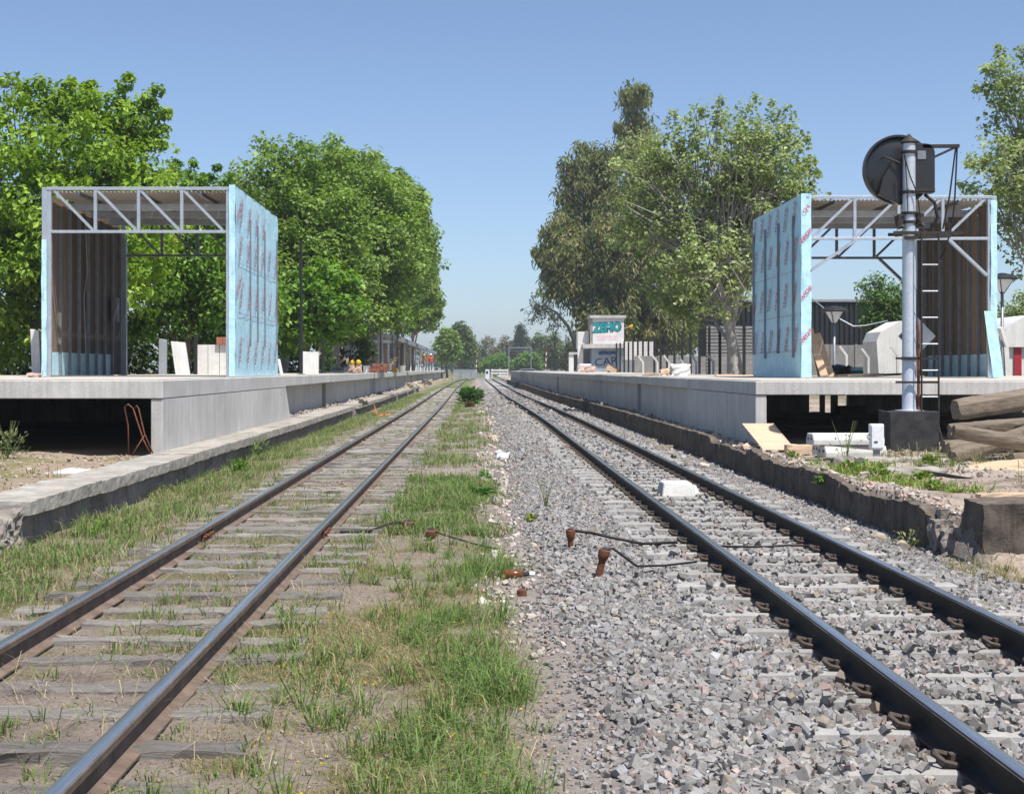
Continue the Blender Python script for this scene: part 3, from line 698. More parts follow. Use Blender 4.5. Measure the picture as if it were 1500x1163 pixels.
    membrane_sheet('membrane_strip', (xi + s * .062, y0 + .3, zb + .01), (0, (y1 - y0) * .8, 0), (0, 0, .48), 30, 8, .01, t, 71, (s, 0, 0))
    hgt = (zt - zb) * .72 if s > 0 else (zt - zb) * .97
    membrane_sheet('membrane_edge', (min(xi, xi + s * .13), y0 - .012, zb + .01), (.10 if s > 0 else .13, 0, 0), (0, 0, hgt), 8, 60, .022, t, 81, (0, -1, 0))
    MB().box((xi + s * .001, y0 + .0, zb), (xi + s * .10, y0 + .09, zt - .01)).build('edge_post', 'galv', t, bevel=.006)
    MB().box((x0 + .18, y0 + .0, zb + .013), (x1 - .18, y0 + .07, zb + .030)).build('base_rail', 'galv_dark', t)
    MB().box((xi + s * .13, y1 - .12, zb), (xi + s * .22, y1 - .0, zt - .5)).build('corner_post', 'galv', t)
    return t
sL = shed('open steel-framed shelter with light blue membrane on its sunlit side, on the left platform', -8.52, -4.74, 29.2, 35.4, zL + .012, 4.92, 4.02, 1, False)
sR = shed('open steel-framed shelter with blue membrane on its shaded side, behind the signal mast', 6.55, 10.52, 30.3, 35.6, zR + .012, 4.88, 3.98, -1, True)
# loose things fixed in the left shelter: hanging cable and a box on a stud
m = MB(); m.tube([(-8.30, 31.6, 4.5), (-8.28, 31.7, 3.4), (-8.3, 31.5, 2.9), (-8.27, 31.55, 1.6)], .012, 6)
m.build('hanging_cable', 'galv', sL)
MB().box((-8.40, 34.3, 2.45), (-8.27, 34.5, 3.0)).build('switch_box', 'grey_paint', sL)
membrane_sheet('membrane_flap', (10.42, 30.27, zR + .02), (.22, 0, 0), (-.17, 0, 1.35), 8, 30, .03, sR, 91, (0, -1, 0))

# ------------------------------------------------------------------ signal mast
def bent(pts, r, n=6): return MB().tube(pts, r, n)
sx, sy, sz = 6.20, 21.5, .20
sig = thing('signal_mast', (sx, sy, sz), 'tall silver signal mast with black round disc seen from behind, ladder and dark footing', 'railway signal')
rough_block((sx - .36, sy - .33, sz - .08), (sx + .34, sy + .33, .76), (6, 6, 5), .005, 5).build('footing_block', 'block_black', sig)
MB().lathe([(.20, .755), (.20, .775), (.105, .78), (.098, .8), (.093, 3.5), (.088, 4.60), (.02, 4.62), (.012, 4.63)], (sx, sy, 0), 24).build('pole', 'silver_paint', sig, smooth='angle')
dc = (sx - .095, sy + .24, PZ(249, 21.7))
m = MB(); m.lathe([(.03, -.05), (.2, -.045), (.40, -.02), (.485, .012), (.485, .03)], dc, 44, ax=1); disc_o = m.build('disc', 'disc_back', sig, smooth='angle')
m = MB(); n = 48
ringv = []
for k in range(n):
    a = 2 * math.pi * k / n; c, s_ = math.cos(a), math.sin(a)
    for r_, y_ in ((.478, -.05), (.508, -.05), (.508, .04), (.478, .04)): ringv.append((dc[0] + c * r_, dc[1] + y_, dc[2] + s_ * r_))
m.add(ringv, [(k * 4 + j, k * 4 + (j + 1) % 4, ((k + 1) % n) * 4 + (j + 1) % 4, ((k + 1) % n) * 4 + j) for k in range(n) for j in range(4)])
m.build('disc_rim', 'signal_black', disc_o, smooth='angle')
# motor housing right of the pole, with rounded top and latch
hz = [PZ(280, 21.3), PZ(207, 21.3)]
poly = [(sx + .05, hz[0]), (sx + .375, hz[0]), (sx + .375, hz[1] - .12), (sx + .35, hz[1] - .05), (sx + .30, hz[1] - .01), (sx + .22, hz[1]), (sx + .05, hz[1])]
house_o = MB().prism(poly, 1, sy + .0, sy + .20).build('housing', 'signal_black', sig, bevel=.008)
MB().box((sx + .12, sy - .012, hz[0] + .48), (sx + .24, sy - .002, hz[0] + .60)).build('housing_plate', 'galv_dark', house_o)
MB().box((sx + .09, sy - .02, hz[0] + .02), (sx + .37, sy + .0, hz[0] + .06)).build('housing_lip', 'dark_iron', house_o)
MB().prism([(sx - .42, hz[0] - .02), (sx - .12, hz[0] - .16), (sx - .06, hz[0] + .1), (sx - .08, hz[0] + .52), (sx - .22, hz[0] + .46), (sx - .36, hz[0] + .22)], 1, sy + .06, sy + .19).build('mechanism_cover', 'signal_black', sig, bevel=.01)
bent([(sx - .12, sy + .0, hz[0] + .42), (sx - .34, sy + .05, hz[0] + .52), (sx - .38, sy + .1, hz[0] + .5)], .014).build('crank_arm', 'dark_iron', sig)
MB().lathe([(.10, 4.60), (.115, 4.62), (.10, 4.655), (.05, 4.69), (.012, 4.74)], (sx, sy, 0), 20).build('cap', 'dark_iron', sig, smooth='angle')
for z in (PZ(222, 21.4), PZ(281, 21.4), PZ(312, 21.4), PZ(325, 21.4), PZ(525, 21.4)):
    MB().lathe([(.10, z - .022), (.112, z - .02), (.112, z + .02), (.10, z + .022)], (sx, sy, 0), 20).build('clamp_band', 'dark_iron', sig)
rough_block((sx - .19, sy - .10, PZ(333, 21.4)), (sx - .095, sy + .10, PZ(314, 21.4)), (2, 2, 3), .012, 9).build('clamp_box', 'dark_iron', sig)
rough_block((sx + .095, sy - .10, PZ(330, 21.4)), (sx + .20, sy + .10, PZ(311, 21.4)), (2, 2, 3), .012, 10).build('clamp_box', 'dark_iron', sig)
zp = PZ(344, 21.4)
m = MB(); m.box((sx - .26, sy - .16, zp), (sx + .72, sy - .12, zp + .045)); m.box((sx - .26, sy + .12, zp), (sx + .72, sy + .16, zp + .045))
for k in range(7): m.box((sx - .24 + k * .15, sy - .12, zp + .01), (sx - .20 + k * .15, sy + .12, zp + .03))
m.build('standing_grid', 'dark_iron', sig)
MB().bar((sx - .1, sy - .14, zp - .05), (sx + .55, sy - .14, zp - .02), .05, .05).build('grid_bracket', 'dark_iron', sig)
za = PZ(213, 21.4); xe = sx + .70
MB().bar((sx + .2, sy + .02, za), (xe + .03, sy + .02, za + .005), .04, .05).build('arm', 'dark_iron', sig)
MB().bar((sx + .34, sy + .02, PZ(230, 21.4)), (xe - .02, sy + .02, za - .01), .03, .035).build('arm_stay', 'dark_iron', sig)
bent([(xe - .02, sy + .02, za), (xe - .12, sy - .02, za - .7), (xe - .22, sy - .02, PZ(335, 21.4))], .012).build('wire', 'rubber', sig)
bent([(xe - .0, sy + .02, za), (xe - .05, sy - .02, za - .8), (xe - .09, sy - .02, PZ(330, 21.4)), (xe - .18, sy - .02, PZ(365, 21.4)), (xe - .33, sy - .02, PZ(390, 21.4))], .012).build('wire', 'rubber', sig)
bent([(sx - .10, sy - .1, PZ(228, 21.4)), (sx - .02, sy - .14, PZ(260, 21.4)), (sx + .08, sy - .14, PZ(285, 21.4)), (sx + .13, sy - .12, PZ(322, 21.4))], .009).build('wire', 'rubber', sig)
bent([(sx - .085, sy - .09, PZ(225, 21.4)), (sx - .06, sy - .12, PZ(280, 21.4)), (sx - .05, sy - .12, PZ(312, 21.4))], .007).build('wire', 'rubber', sig)
bent([(sx + .24, sy + .05, hz[0] - .02), (sx + .36, sy - .02, hz[0] - .14), (sx + .40, sy - .04, hz[0] - .36), (sx + .34, sy - .02, PZ(331, 21.4))], .026, 8).build('flexible_conduit', 'rubber', sig)
bent([(sx + .13, sy - .02, .78), (sx + .13, sy - .02, PZ(486, 21.4)), (sx + .10, sy - .02, PZ(470, 21.4))], .022, 8).build('conduit', 'rust', sig)
# ladder on the right of the mast
l0, l1 = PX(1350, 21.3) , PX(1375, 21.3); yl = sy - .2; zt_ = zp + .02
for x, b in ((l0, -.02), (l1, .06)):
    MB().tube([(x + b, yl - .12, .16), (x, yl, .55), (x, yl, zt_)], .014, 6).build('ladder_rail', 'dark_iron', sig)
for k in range(10):
    z = PZ(620, 21.3) + k * .376
    if z < zt_ - .1: MB().tube([(l0, yl, z), (l1, yl, z)], .010, 6).build('ladder_rung', 'galv', sig)
for z in (PZ(525, 21.4), PZ(560, 21.4)):
    MB().bar((sx - .22, sy - .10, z), (l1, yl + .02, z), .03, .03).build('ladder_stay', 'dark_iron', sig)
# diamond plate seen from behind
dz_, dx_ = PZ(493, 21.8), PX(1338, 21.8)
MB().prism([(dx_ - .27, dz_), (dx_, dz_ - .28), (dx_ + .27, dz_), (dx_, dz_ + .28)], 1, sy + .12, sy + .128).build('diamond_plate', 'galv_dark', sig)
# ------------------------------------------------------------------ ballast
def ballast_pts(y0, y1, dens, smin, smax):
    A = (y1 - y0) * 4.2; n = int(A * dens); X = rng.uniform(-.05, 4.1, n); Y = rng.uniform(y0, y1, n); X = X + drR(Y)
    xr = X - drR(Y); d = X - xballast(Y)
    keep = rng.random(n) < sst(-.12, .1, d) * (.25 + .75 * sst(.05, .5, d))
    # fewer stones on top of the concrete sleepers, none where the rails and clips are
    ph = ((Y - 3.85 + .3) % .6) - .3; on = (np.abs(ph) < .105) & (np.abs(xr - RT) < .98)
    ax = np.abs(xr - RT); seat = (np.abs(ax - .5) < .15); end = ax > .72
    p = np.where(on, np.where(seat, .0, np.where(end, .10 + .5 * sst(11, 6, Y), .12 + .3 * fbm(X, Y, .8, 3) + .35 * sst(11, 6, Y))), 1.)
    keep &= rng.random(n) < p; keep &= ~((np.abs(ax - .5) < .055)); keep &= xr < 4.02
    X, Y, on, xr = X[keep], Y[keep], on[keep], xr[keep]; n = len(X)
    s = (smin + (smax - smin) * rng.random(n) ** 1.25) * np.where(rng.random(n) < .07, 1.4, 1.) * (.55 + .45 * sst(.05, .5, X - xballast(Y)))
    Z = ground_z(X, Y) + rng.uniform(.2, .8, n) * s * .9 + .004; Z = np.where(on, -.137 + s * .45, Z)
    return np.stack([X, Y, Z], -1), s
def stone_cols(n, X, Y):
    b = rng.normal(.275, .04, n).clip(.14, .42); c = np.stack([b * 1.035, b * .985, b * .945], -1)
    q = rng.random(n); c[q < .06] *= np.array((1.2, 1.0, .95)); c[(q > .06) & (q < .10)] *= np.array((1.15, 1.05, .88)); c[(q > .93)] *= .66; c[(q > .84) & (q < .93)] *= np.array((.94, .98, 1.04)) * 1.2
    ax = np.abs(np.abs(X - drR(Y) - RT) - .5); c = c * (1 - (np.array((.25, .36, .44)) * (sst(.30, .08, ax) * (.35 + .65 * fbm(X, Y, .7, 81)))[:, None]))   # brake dust and rust beside the rails
    d_ = fbm(X, Y, .9, 83); c = c * (.86 + .28 * d_)[:, None]
    return c.clip(.03, .6)
for nm, args in (('near', (4.1, 10, 1380, .0115, .029)), ('mid', (10, 23, 680, .016, .030)), ('far', (23, 50, 170, .027, .044)), ('farthest', (50, 112, 36, .05, .075))):
    p, s = ballast_pts(*args)
    tag(scatter('ballast', p, s, stone_cols(len(p), p[:, 0], p[:, 1])), 'crushed grey %s ballast stones beneath and beside the concrete-sleepered track' % {'near': 'foreground', 'mid': 'middle-distance', 'far': 'distant', 'farthest': 'far-off'}[nm], kind='stuff')
# gravel and clods in the old track, pale stones along the ballast margin, rubble by the walls
def loose(name, label, n, fx, fy, s0, s1, colr, zoff=.3, cond=None):
    Y = fy(n); X = fx(n, Y)
    if cond is not None: k = cond(X, Y); X, Y = X[k], Y[k]
    n = len(X); s = rng.uniform(s0, s1, n) * (1 + (rng.random(n) < .06) * .8) * (.5 + .5 * sst(8, 24, Y))
    c = np.array(colr)[None] * rng.normal(1, .2, n).clip(.5, 1.5)[:, None]; c[rng.random(n) < .1] *= np.array((1.25, 1, .9))
    o = scatter(name, np.stack([X, Y, ground_z(X, Y) + s * zoff], -1), s, c.clip(.02, .75)); tag(o, label, kind='stuff')
U = lambda a, b: (lambda n: rng.uniform(a, b, n))
G = lambda a, b: (lambda n: a * (b / a) ** rng.random(n))
def notrail(X, Y): xl = X - LT - drL(Y); return np.abs(np.abs(xl) - .5) > .07
loose('gravel', 'dark dirty gravel lying between the old wooden sleepers', 6500, lambda n, Y: LT + rng.normal(0, .62, n) + drL(Y), G(4., 40), .006, .018, (.25, .21, .18), .35, lambda X, Y: notrail(X, Y) & (fbm(X, Y, 1.5, 21) > .42))
loose('gravel', 'fine pinkish gravel on the strip between the two tracks', 8000, lambda n, Y: np.where(rng.random(n) < .5, rng.uniform(-1.1, .35, n), rng.uniform(.2, .75, n)), G(4., 60), .007, .020, (.33, .28, .25), .35, lambda X, Y: fbm(X, Y, 1.2, 25) > .36)
loose('rubble', 'pale stones scattered along the ballast margin', 1500, lambda n, Y: xballast(Y) + rng.normal(-.02, .11, n), G(8., 150), .015, .05, (.48, .43, .38), .4, lambda X, Y: fbm(X, Y, .6, 28) > .40)
loose('rubble', 'broken stones at the foot of the crumbling right-hand wall', 900, lambda n, Y: 3.93 + drR(Y) - np.abs(rng.normal(0, .22, n)), G(11.5, 60), .012, .05, (.30, .275, .255), .4, lambda X, Y: fbm(X, Y, .8, 29) > .45)
loose('rubble', 'clods and rubble on the bare right-hand bank', 2200, lambda n, Y: rng.uniform(4.1, 8., n), G(12.2, 24), .008, .03, (.38, .31, .26), .4)
loose('rubble', 'pale masonry crumbs along the ragged top of the right-hand wall', 1500, lambda n, Y: 4.10 + drR(Y) + np.abs(rng.normal(0, .14, n)), G(12.4, 40), .012, .05, (.45, .385, .33), .5)
loose('rubble', 'clods and rubble on the left-hand bank', 700, lambda n, Y: rng.uniform(-7., -4.6, n), G(13.6, 22), .008, .03, (.40, .33, .26), .4)
loose('rubble', 'dirt and brick rubble lying on the ledge between old coping and new wall', 1800, lambda n, Y: -4.62 - np.abs(rng.normal(0, .18, n)) + drL(Y) * .8, G(37., 110), .012, .05, (.36, .32, .29), 1.2)
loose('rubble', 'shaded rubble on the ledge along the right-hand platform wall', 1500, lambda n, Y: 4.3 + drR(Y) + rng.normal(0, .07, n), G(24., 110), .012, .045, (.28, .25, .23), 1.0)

# ------------------------------------------------------------------ grass
def blades(name, label, XYD, h, wdt, colA, colB, lean=.5, kind='stuff', dryp=.12, spread=.6):
    tiny = h < .05
    X, Y, A, hs = XYD; n = len(X); Z = ground_z(X, Y); a = A + rng.normal(0, spread, n); hh = h * hs * rng.uniform(.5, 1.3, n); l = np.abs(rng.normal(lean, lean * .5, n)) + .08
    d = np.stack([np.cos(a), np.sin(a), 0 * a], -1); tw = a + rng.normal(0, .5, n); sd_ = np.stack([-np.sin(tw), np.cos(tw), 0 * a], -1) * (wdt * rng.uniform(.6, 1.4, n))[:, None] / 2
    b = np.stack([X, Y, Z - .012], -1); up = np.array((0, 0, 1.))
    mid = b + up * (hh * .62)[:, None] + d * (hh * l * .30)[:, None]; tip = b + up * (hh * (1 - .38 * l.clip(0, 2.)))[:, None] + d * (hh * l * 1.05)[:, None]
    V = np.stack([b - sd_, b + sd_, mid + sd_ * .85, mid - sd_ * .85, tip], 1).reshape(-1, 3)
    i = np.arange(n)[:, None] * 5; Ft = np.concatenate([i + np.array([[0, 1, 2]]), i + np.array([[0, 2, 3]]), i + np.array([[3, 2, 4]])], 0)
    if tiny: V = np.stack([b - sd_ * 1.2, b + sd_ * 1.2, tip], 1).reshape(-1, 3); Ft = np.arange(n * 3).reshape(-1, 3)
    k = rng.random(n)[:, None]; patch = fbm(X, Y, 1.6, 71)[:, None]; k = (k * .6 + patch * .4); c = np.array(colA) * (1 - k) + np.array(colB) * k; c = c * rng.normal(1, .18, n).clip(.55, 1.5)[:, None]
    dry = rng.random(n) < dryp * (.4 + 1.2 * fbm(X, Y, 1.1, 73)); c[dry] = np.array((.40, .33, .19)) * rng.uniform(.6, 1.15, dry.sum())[:, None]
    o = np_mesh(name, V, Ft, 'grass', np.repeat(c.clip(.01, .6), 3 if tiny else 5, 0)); return tag(o, label, kind=kind)
def field(n, x0, x1, y0, y1, prob, clump=0., nper=1, mask=None):
    """tufts: each seed carries nper blades that fan outwards"""
    Y = y0 * (y1 / y0) ** rng.random(n); X = rng.uniform(x0, x1, n)
    k = rng.random(n) < prob(X, Y); X, Y = X[k], Y[k]; hs = rng.lognormal(0, .28, len(X)).clip(.5, 1.7)
    if nper > 1:
        m = len(X) * nper; q = np.abs(rng.normal(0, clump, m)); a = rng.uniform(0, 2 * np.pi, m); sc_ = np.repeat(hs, nper)
        X = np.repeat(X, nper) + np.cos(a) * q * sc_; Y = np.repeat(Y, nper) + np.sin(a) * q * sc_; hs = sc_
    else: a = rng.uniform(0, 2 * np.pi, len(X))
    if mask is not None: k = mask(X, Y); X, Y, a, hs = X[k], Y[k], a[k], hs[k]
    return X, Y, a, hs
def ok_left(X, Y): xl = X - LT - drL(Y); return np.abs(np.abs(xl) - .5) > .06
GA, GB = (.10, .18, .035), (.22, .30, .10)
gapY = lambda Y: ((Y - 3.7 + .2825) % .565) - .2825
def plush(X, Y):
    edge = .27 + .40 * (fbm(Y * 0 + 3, Y, 1.5, 2) - .5); e0 = -.18 + .9 * (fbm(Y * 0 + 7, Y, .9, 6) - .5); band = (.08 * sst(-.9, -.6, X) + .92 * sst(e0 - .2, e0 + .2, X)) * (1 - sst(edge - .12, edge + .03, X)); pat = .10 + .90 * sst(.38, .56, fbm(X, Y, 1.3, 41)); gap = 1 - .9 * np.exp(-((Y - 7.95) / .30) ** 2); return band * pat * gap * (1 - sst(12.2, 13.0, Y)) * (1 - .9 * sst(.52, .62, fbm(X, Y, 1.7, 91)))
blades('grass', 'lush green grass tufts along the ballast in the foreground', field(5600, -.9, .45, 4.2, 13.4, plush, .04, 12), .135, .0052, GA, GB, .75, dryp=.10)
blades('grass', 'scattered bigger grass tussocks on the foreground strip between the tracks', field(420, -1.25, .2, 4.2, 13.2, lambda X, Y: .45 * sst(.40, .60, fbm(X, Y, 1.0, 42)) + .08, .03, 26), .15, .0055, GA, (.22, .30, .10), 1.0, dryp=.16)
def pshort(X, Y): return (1 - .85 * sst(.52, .62, fbm(X, Y, 1.7, 91))) * (.25 + .75 * sst(.33, .52, fbm(X, Y, 1.5, 43))) * (1 - sst(12.4, 13.2, Y) * .95) * (.2 + .8 * sst(-1.3, -.85, X)) * (1 - sst(.05, .28, X))
blades('grass', 'short mossy yellowish turf on the foreground strip between the tracks', field(165000, -1.28, .25, 4.2, 13.4, pshort), .042, .0062, (.17, .19, .06), (.34, .28, .13), .9, dryp=.5, spread=3.)
blades('dead_stalks', 'dead straw-coloured stalks lying over the foreground strip and old track', field(5200, -3.9, .3, 4.2, 20, lambda X, Y: .2 + .8 * sst(.4, .6, fbm(X, Y, 1.2, 45)), mask=lambda X, Y: ok_left(X, Y)), .11, .0035, (.38, .31, .18), (.48, .41, .27), 1.9, dryp=.0, spread=3.)
def pmid(X, Y): return (.06 + .94 * sst(.46, .62, fbm(X, Y, .8, 44))) * sst(-1.1, -.75, X) * (1 - sst(.2, .45, X))
blades('grass', 'green grass patches on the strip between the tracks in the middle distance', field(2300, -1.1, .5, 13.6, 70, pmid, .06, 11), .125, .0085, GA, GB, .75, dryp=.2)
blades('grass', 'green grass clump beyond the rusty pipes', field(2300, -1.0, .4, 13.7, 20.5, lambda X, Y: (.1 + .9 * sst(.36, .54, fbm(X, Y, 1.2, 46))) * (1 - sst(-.15, .35, X)) * sst(-1.0, -.75, X), .05, 11), .125, .0075, GA, GB, .75, dryp=.15)
def pleft(X, Y): return (.18 + .82 * sst(-2.9, -3.6, X)) * (.08 + .92 * sst(.36, .56, fbm(X, Y, 1.0, 47))) * (1 - sst(-2.8, -2.55, X))
mleft = lambda X, Y: ok_left(X, Y) & ((X > -4.06 + drL(Y) * .8) | (Y < 12.5))
blades('grass', 'grass growing along the foot of the old left-hand coping wall', field(5200, -4.02, -2.5, 9.0, 95, pleft, .06, 11, mleft), .125, .0075, (.10, .19, .035), (.22, .30, .10), .8, dryp=.28)
blades('grass', 'dry short grass beside the old track at the lower left', field(52000, -4.6, -2.45, 7.0, 20, lambda X, Y: .7 * sst(.33, .58, fbm(X, Y, 1.1, 48)), mask=lambda X, Y: ok_left(X, Y) & ((X > -4.0) | (Y < 12.4))), .045, .0075, (.20, .21, .08), (.38, .32, .18), .9, dryp=.55, spread=3.)
def pbed(X, Y): return (.05 + .95 * sst(.46 - .16 * sst(22, 50, Y), .62 - .12 * sst(22, 50, Y), fbm(X, Y, 1.6, 51))) * (.3 + .7 * (np.abs(gapY(Y)) > .12))
blades('grass', 'grass tufts growing between the rails of the overgrown track', field(4600, LT - 1., LT + 1.05, 4.2, 140, pbed, .04, 12, ok_left), .08, .0058, (.10, .18, .035), (.22, .28, .09), .9, dryp=.25)
blades('grass', 'thin mossy turf between the wooden sleepers', field(90000, LT - 1., LT + 1.05, 4.2, 26, lambda X, Y: (.15 + .85 * sst(.36, .55, fbm(X, Y, 1.4, 53))) * np.where(np.abs(gapY(Y)) > .11, 1., .12), mask=ok_left), .032, .0065, (.15, .16, .055), (.27, .24, .12), .9, dryp=.5, spread=3.)
blades('grass', 'weedy grass on the soil bank before the left platform opening', field(230, -7.2, -4.7, 14.5, 21.6, lambda X, Y: sst(.48, .62, fbm(X, Y, .9, 55)), .07, 14), .15, .009, (.10, .16, .04), (.24, .27, .12), .8, dryp=.35)
blades('grass', 'weedy grass along the top of the right-hand bank', field(300, 4.1, 5.8, 13.8, 22.5, lambda X, Y: sst(.46, .60, fbm(X, Y, 1.1, 57)) * sst(15.6, 16.8, Y), .06, 14), .11, .009, (.09, .17, .03), (.21, .29, .09), .85, dryp=.25)
blades('grass', 'thick bright weeds on the right-hand bank before the signal', field(230, 4.3, 5.6, 15.0, 18.8, lambda X, Y: np.exp(-(((X - 4.50 - (18 - Y) * .14) / .2) ** 2)) * (.3 + .7 * sst(.35, .55, fbm(X, Y, 1.8, 58))), .08, 26), .11, .014, (.13, .23, .03), (.28, .36, .08), 1.0, dryp=.15)
blades('grass', 'sparse weeds around the signal footing', field(70, 5.4, 6.9, 17.5, 20.6, lambda X, Y: 0 * X + .6, .05, 13), .13, .008, (.10, .16, .04), (.24, .25, .11), .75, dryp=.35)
blades('grass', 'dry yellowish grass under the broken wall stub at the right edge', field(70, 3.8, 4.4, 11.2, 12.4, lambda X, Y: 0 * X + .8, .06, 16), .09, .007, (.16, .18, .05), (.32, .29, .12), .85, dryp=.4)
# yellow flower heads
n = 260; X = rng.uniform(-1.0, .2, n); Y = 4.3 * (13.0 / 4.3) ** rng.random(n); kk = fbm(X, Y, 1.2, 61) > .5; X, Y = X[kk], Y[kk]; s = np.full(len(X), .006)
tag(scatter('flower_heads', np.stack([X, Y, ground_z(X, Y) + .035], -1), s, np.tile(np.array((.65, .50, .02)), (len(X), 1)), 'grass'), 'tiny yellow flowers dotted over the foreground turf', kind='stuff')
# broad-leaved plants
def leafy(label, x, y, n, L, wd, h, colA, colB, group='weeds beside the tracks', zb=None, name='leafy_weed', stalk=0, cat='plant'):
    z = float(ground_z(x, y)) if zb is None else zb
    t = thing(name, (x, y, z), label, cat, group); a = rng.uniform(0, 2 * np.pi, n); el = rng.uniform(.15, 1.3, n); rad = rng.uniform(0, h * .6, n)
    hz_ = rng.uniform(0, h, n); V = []; Fq = []; C = []
    for i in range(n):
        d = np.array((math.cos(a[i]) * math.cos(el[i]), math.sin(a[i]) * math.cos(el[i]), math.sin(el[i]))); b = np.array((x + math.cos(a[i]) * rad[i], y + math.sin(a[i]) * rad[i], z + hz_[i] * .8)); s_ = np.array((-math.sin(a[i]), math.cos(a[i]), 0)) * wd / 2
        l = L * rng.uniform(.6, 1.2); m1 = b + d * l * .5 + np.array((0, 0, .01)); e = b + d * l - np.array((0, 0, l * .25)); k = len(V)
        V += [b, m1 - s_, e, m1 + s_]; Fq.append((k, k + 1, k + 2, k + 3)); c = np.array(colA) + (np.array(colB) - np.array(colA)) * rng.random(); C += [c * rng.uniform(.75, 1.2)] * 4
    np_mesh('leaves', np.array(V), np.array(Fq), 'grass', np.array(C).clip(0, .6), t)
    m = MB()
    for k in range(max(3, stalk)):
        aa = rng.uniform(0, 6.28); q = h * (1.2 if stalk else .6); m.tube([(x, y, z - .02), (x + .1 * q * math.cos(aa), y + .1 * q * math.sin(aa), z + q * .5), (x + .3 * q * math.cos(aa), y + .3 * q * math.sin(aa), z + q)], [.0045, .0035, .002], 5)
    m.build('stems', 'grass_stem', t)
    return t
surf('grass_stem', (.16, .2, .07), (.1, .13, .04), scale=8, rough=.8, bump=0)
leafy('dark green broad-leaved dock plant on the strip between the tracks', .03, 17.6, 60, .15, .06, .12, (.05, .13, .02), (.10, .22, .04))
leafy('small leafy weed just behind the dark green dock plant', .10, 20.6, 30, .11, .05, .10, (.06, .14, .03), (.12, .24, .05))
leafy('big leafy bush at the ballast margin in the middle distance', -.32, 66, 320, .34, .17, .75, (.05, .12, .02), (.12, .24, .06))
leafy('low brownish weed heap before the big leafy bush', -.35, 60, 110, .25, .1, .18, (.10, .10, .04), (.18, .15, .07))
leafy('thin dry grey twig plant at the ballast edge', .75, 16.5, 34, .06, .012, .28, (.22, .18, .15), (.3, .25, .2), stalk=9)
leafy('yellow-green weed tuft beside the dry twig plant', .53, 15.0, 40, .09, .03, .07, (.2, .24, .05), (.28, .3, .08))
leafy('tall thin flowering weed before the stacked white sleepers', 4.62, 18.8, 60, .07, .025, .5, (.14, .19, .07), (.3, .32, .14), stalk=5)
leafy('green weed hanging on the shaded crumbling wall', 4.0, 17.3, 70, .10, .04, .12, (.10, .19, .03), (.2, .3, .07), zb=.0)
for i_, (x_, y_, s_, lb_) in enumerate(((4.62, 17.2, .13, 'broad-leaved weed clump on the right-hand bank, nearest the dark steel bar'), (4.45, 18.0, .12, 'broad-leaved weed clump on the right-hand bank, beside the dark broken stub'), (4.9, 16.5, .12, 'bright weed clump on the right-hand bank, front end of the weedy patch'), (4.35, 20.6, .1, 'small weed clump on the right-hand bank before the wood beam'), (5.55, 18.3, .12, 'small green weed clump below the signal ladder'), (4.7, 15.4, .09, 'low weed clump on bare soil at the front of the right-hand bank'))): leafy(lb_, x_, y_, 70, s_, s_ * .35, s_, (.12, .2, .03), (.26, .34, .08), group='weeds on the right-hand bank')
leafy('pale weed growing at the foot of the crumbling wall', 3.88, 13.4, 60, .08, .03, .2, (.18, .22, .08), (.32, .32, .15))
leafy('bushy flowering weed at the far left before the platform opening', -6.35, 20.2, 200, .10, .035, .42, (.10, .15, .05), (.26, .27, .14), stalk=12)
leafy('low green weed on the soil bank at the left edge', -6.1, 18.6, 150, .12, .045, .2, (.09, .17, .04), (.18, .26, .08))
leafy('green weed beside the old coping at the left', -3.6, 22.5, 120, .16, .04, .22, (.08, .18, .03), (.18, .3, .06))
leafy('tall green weed against the old coping wall further along', -3.9, 26.3, 70, .2, .03, .4, (.1, .18, .04), (.2, .3, .08), stalk=6)
leafy('small tall weed in the grass below the broken coping end', -3.55, 13.9, 30, .1, .03, .2, (.1, .2, .03), (.2, .32, .06), stalk=4)

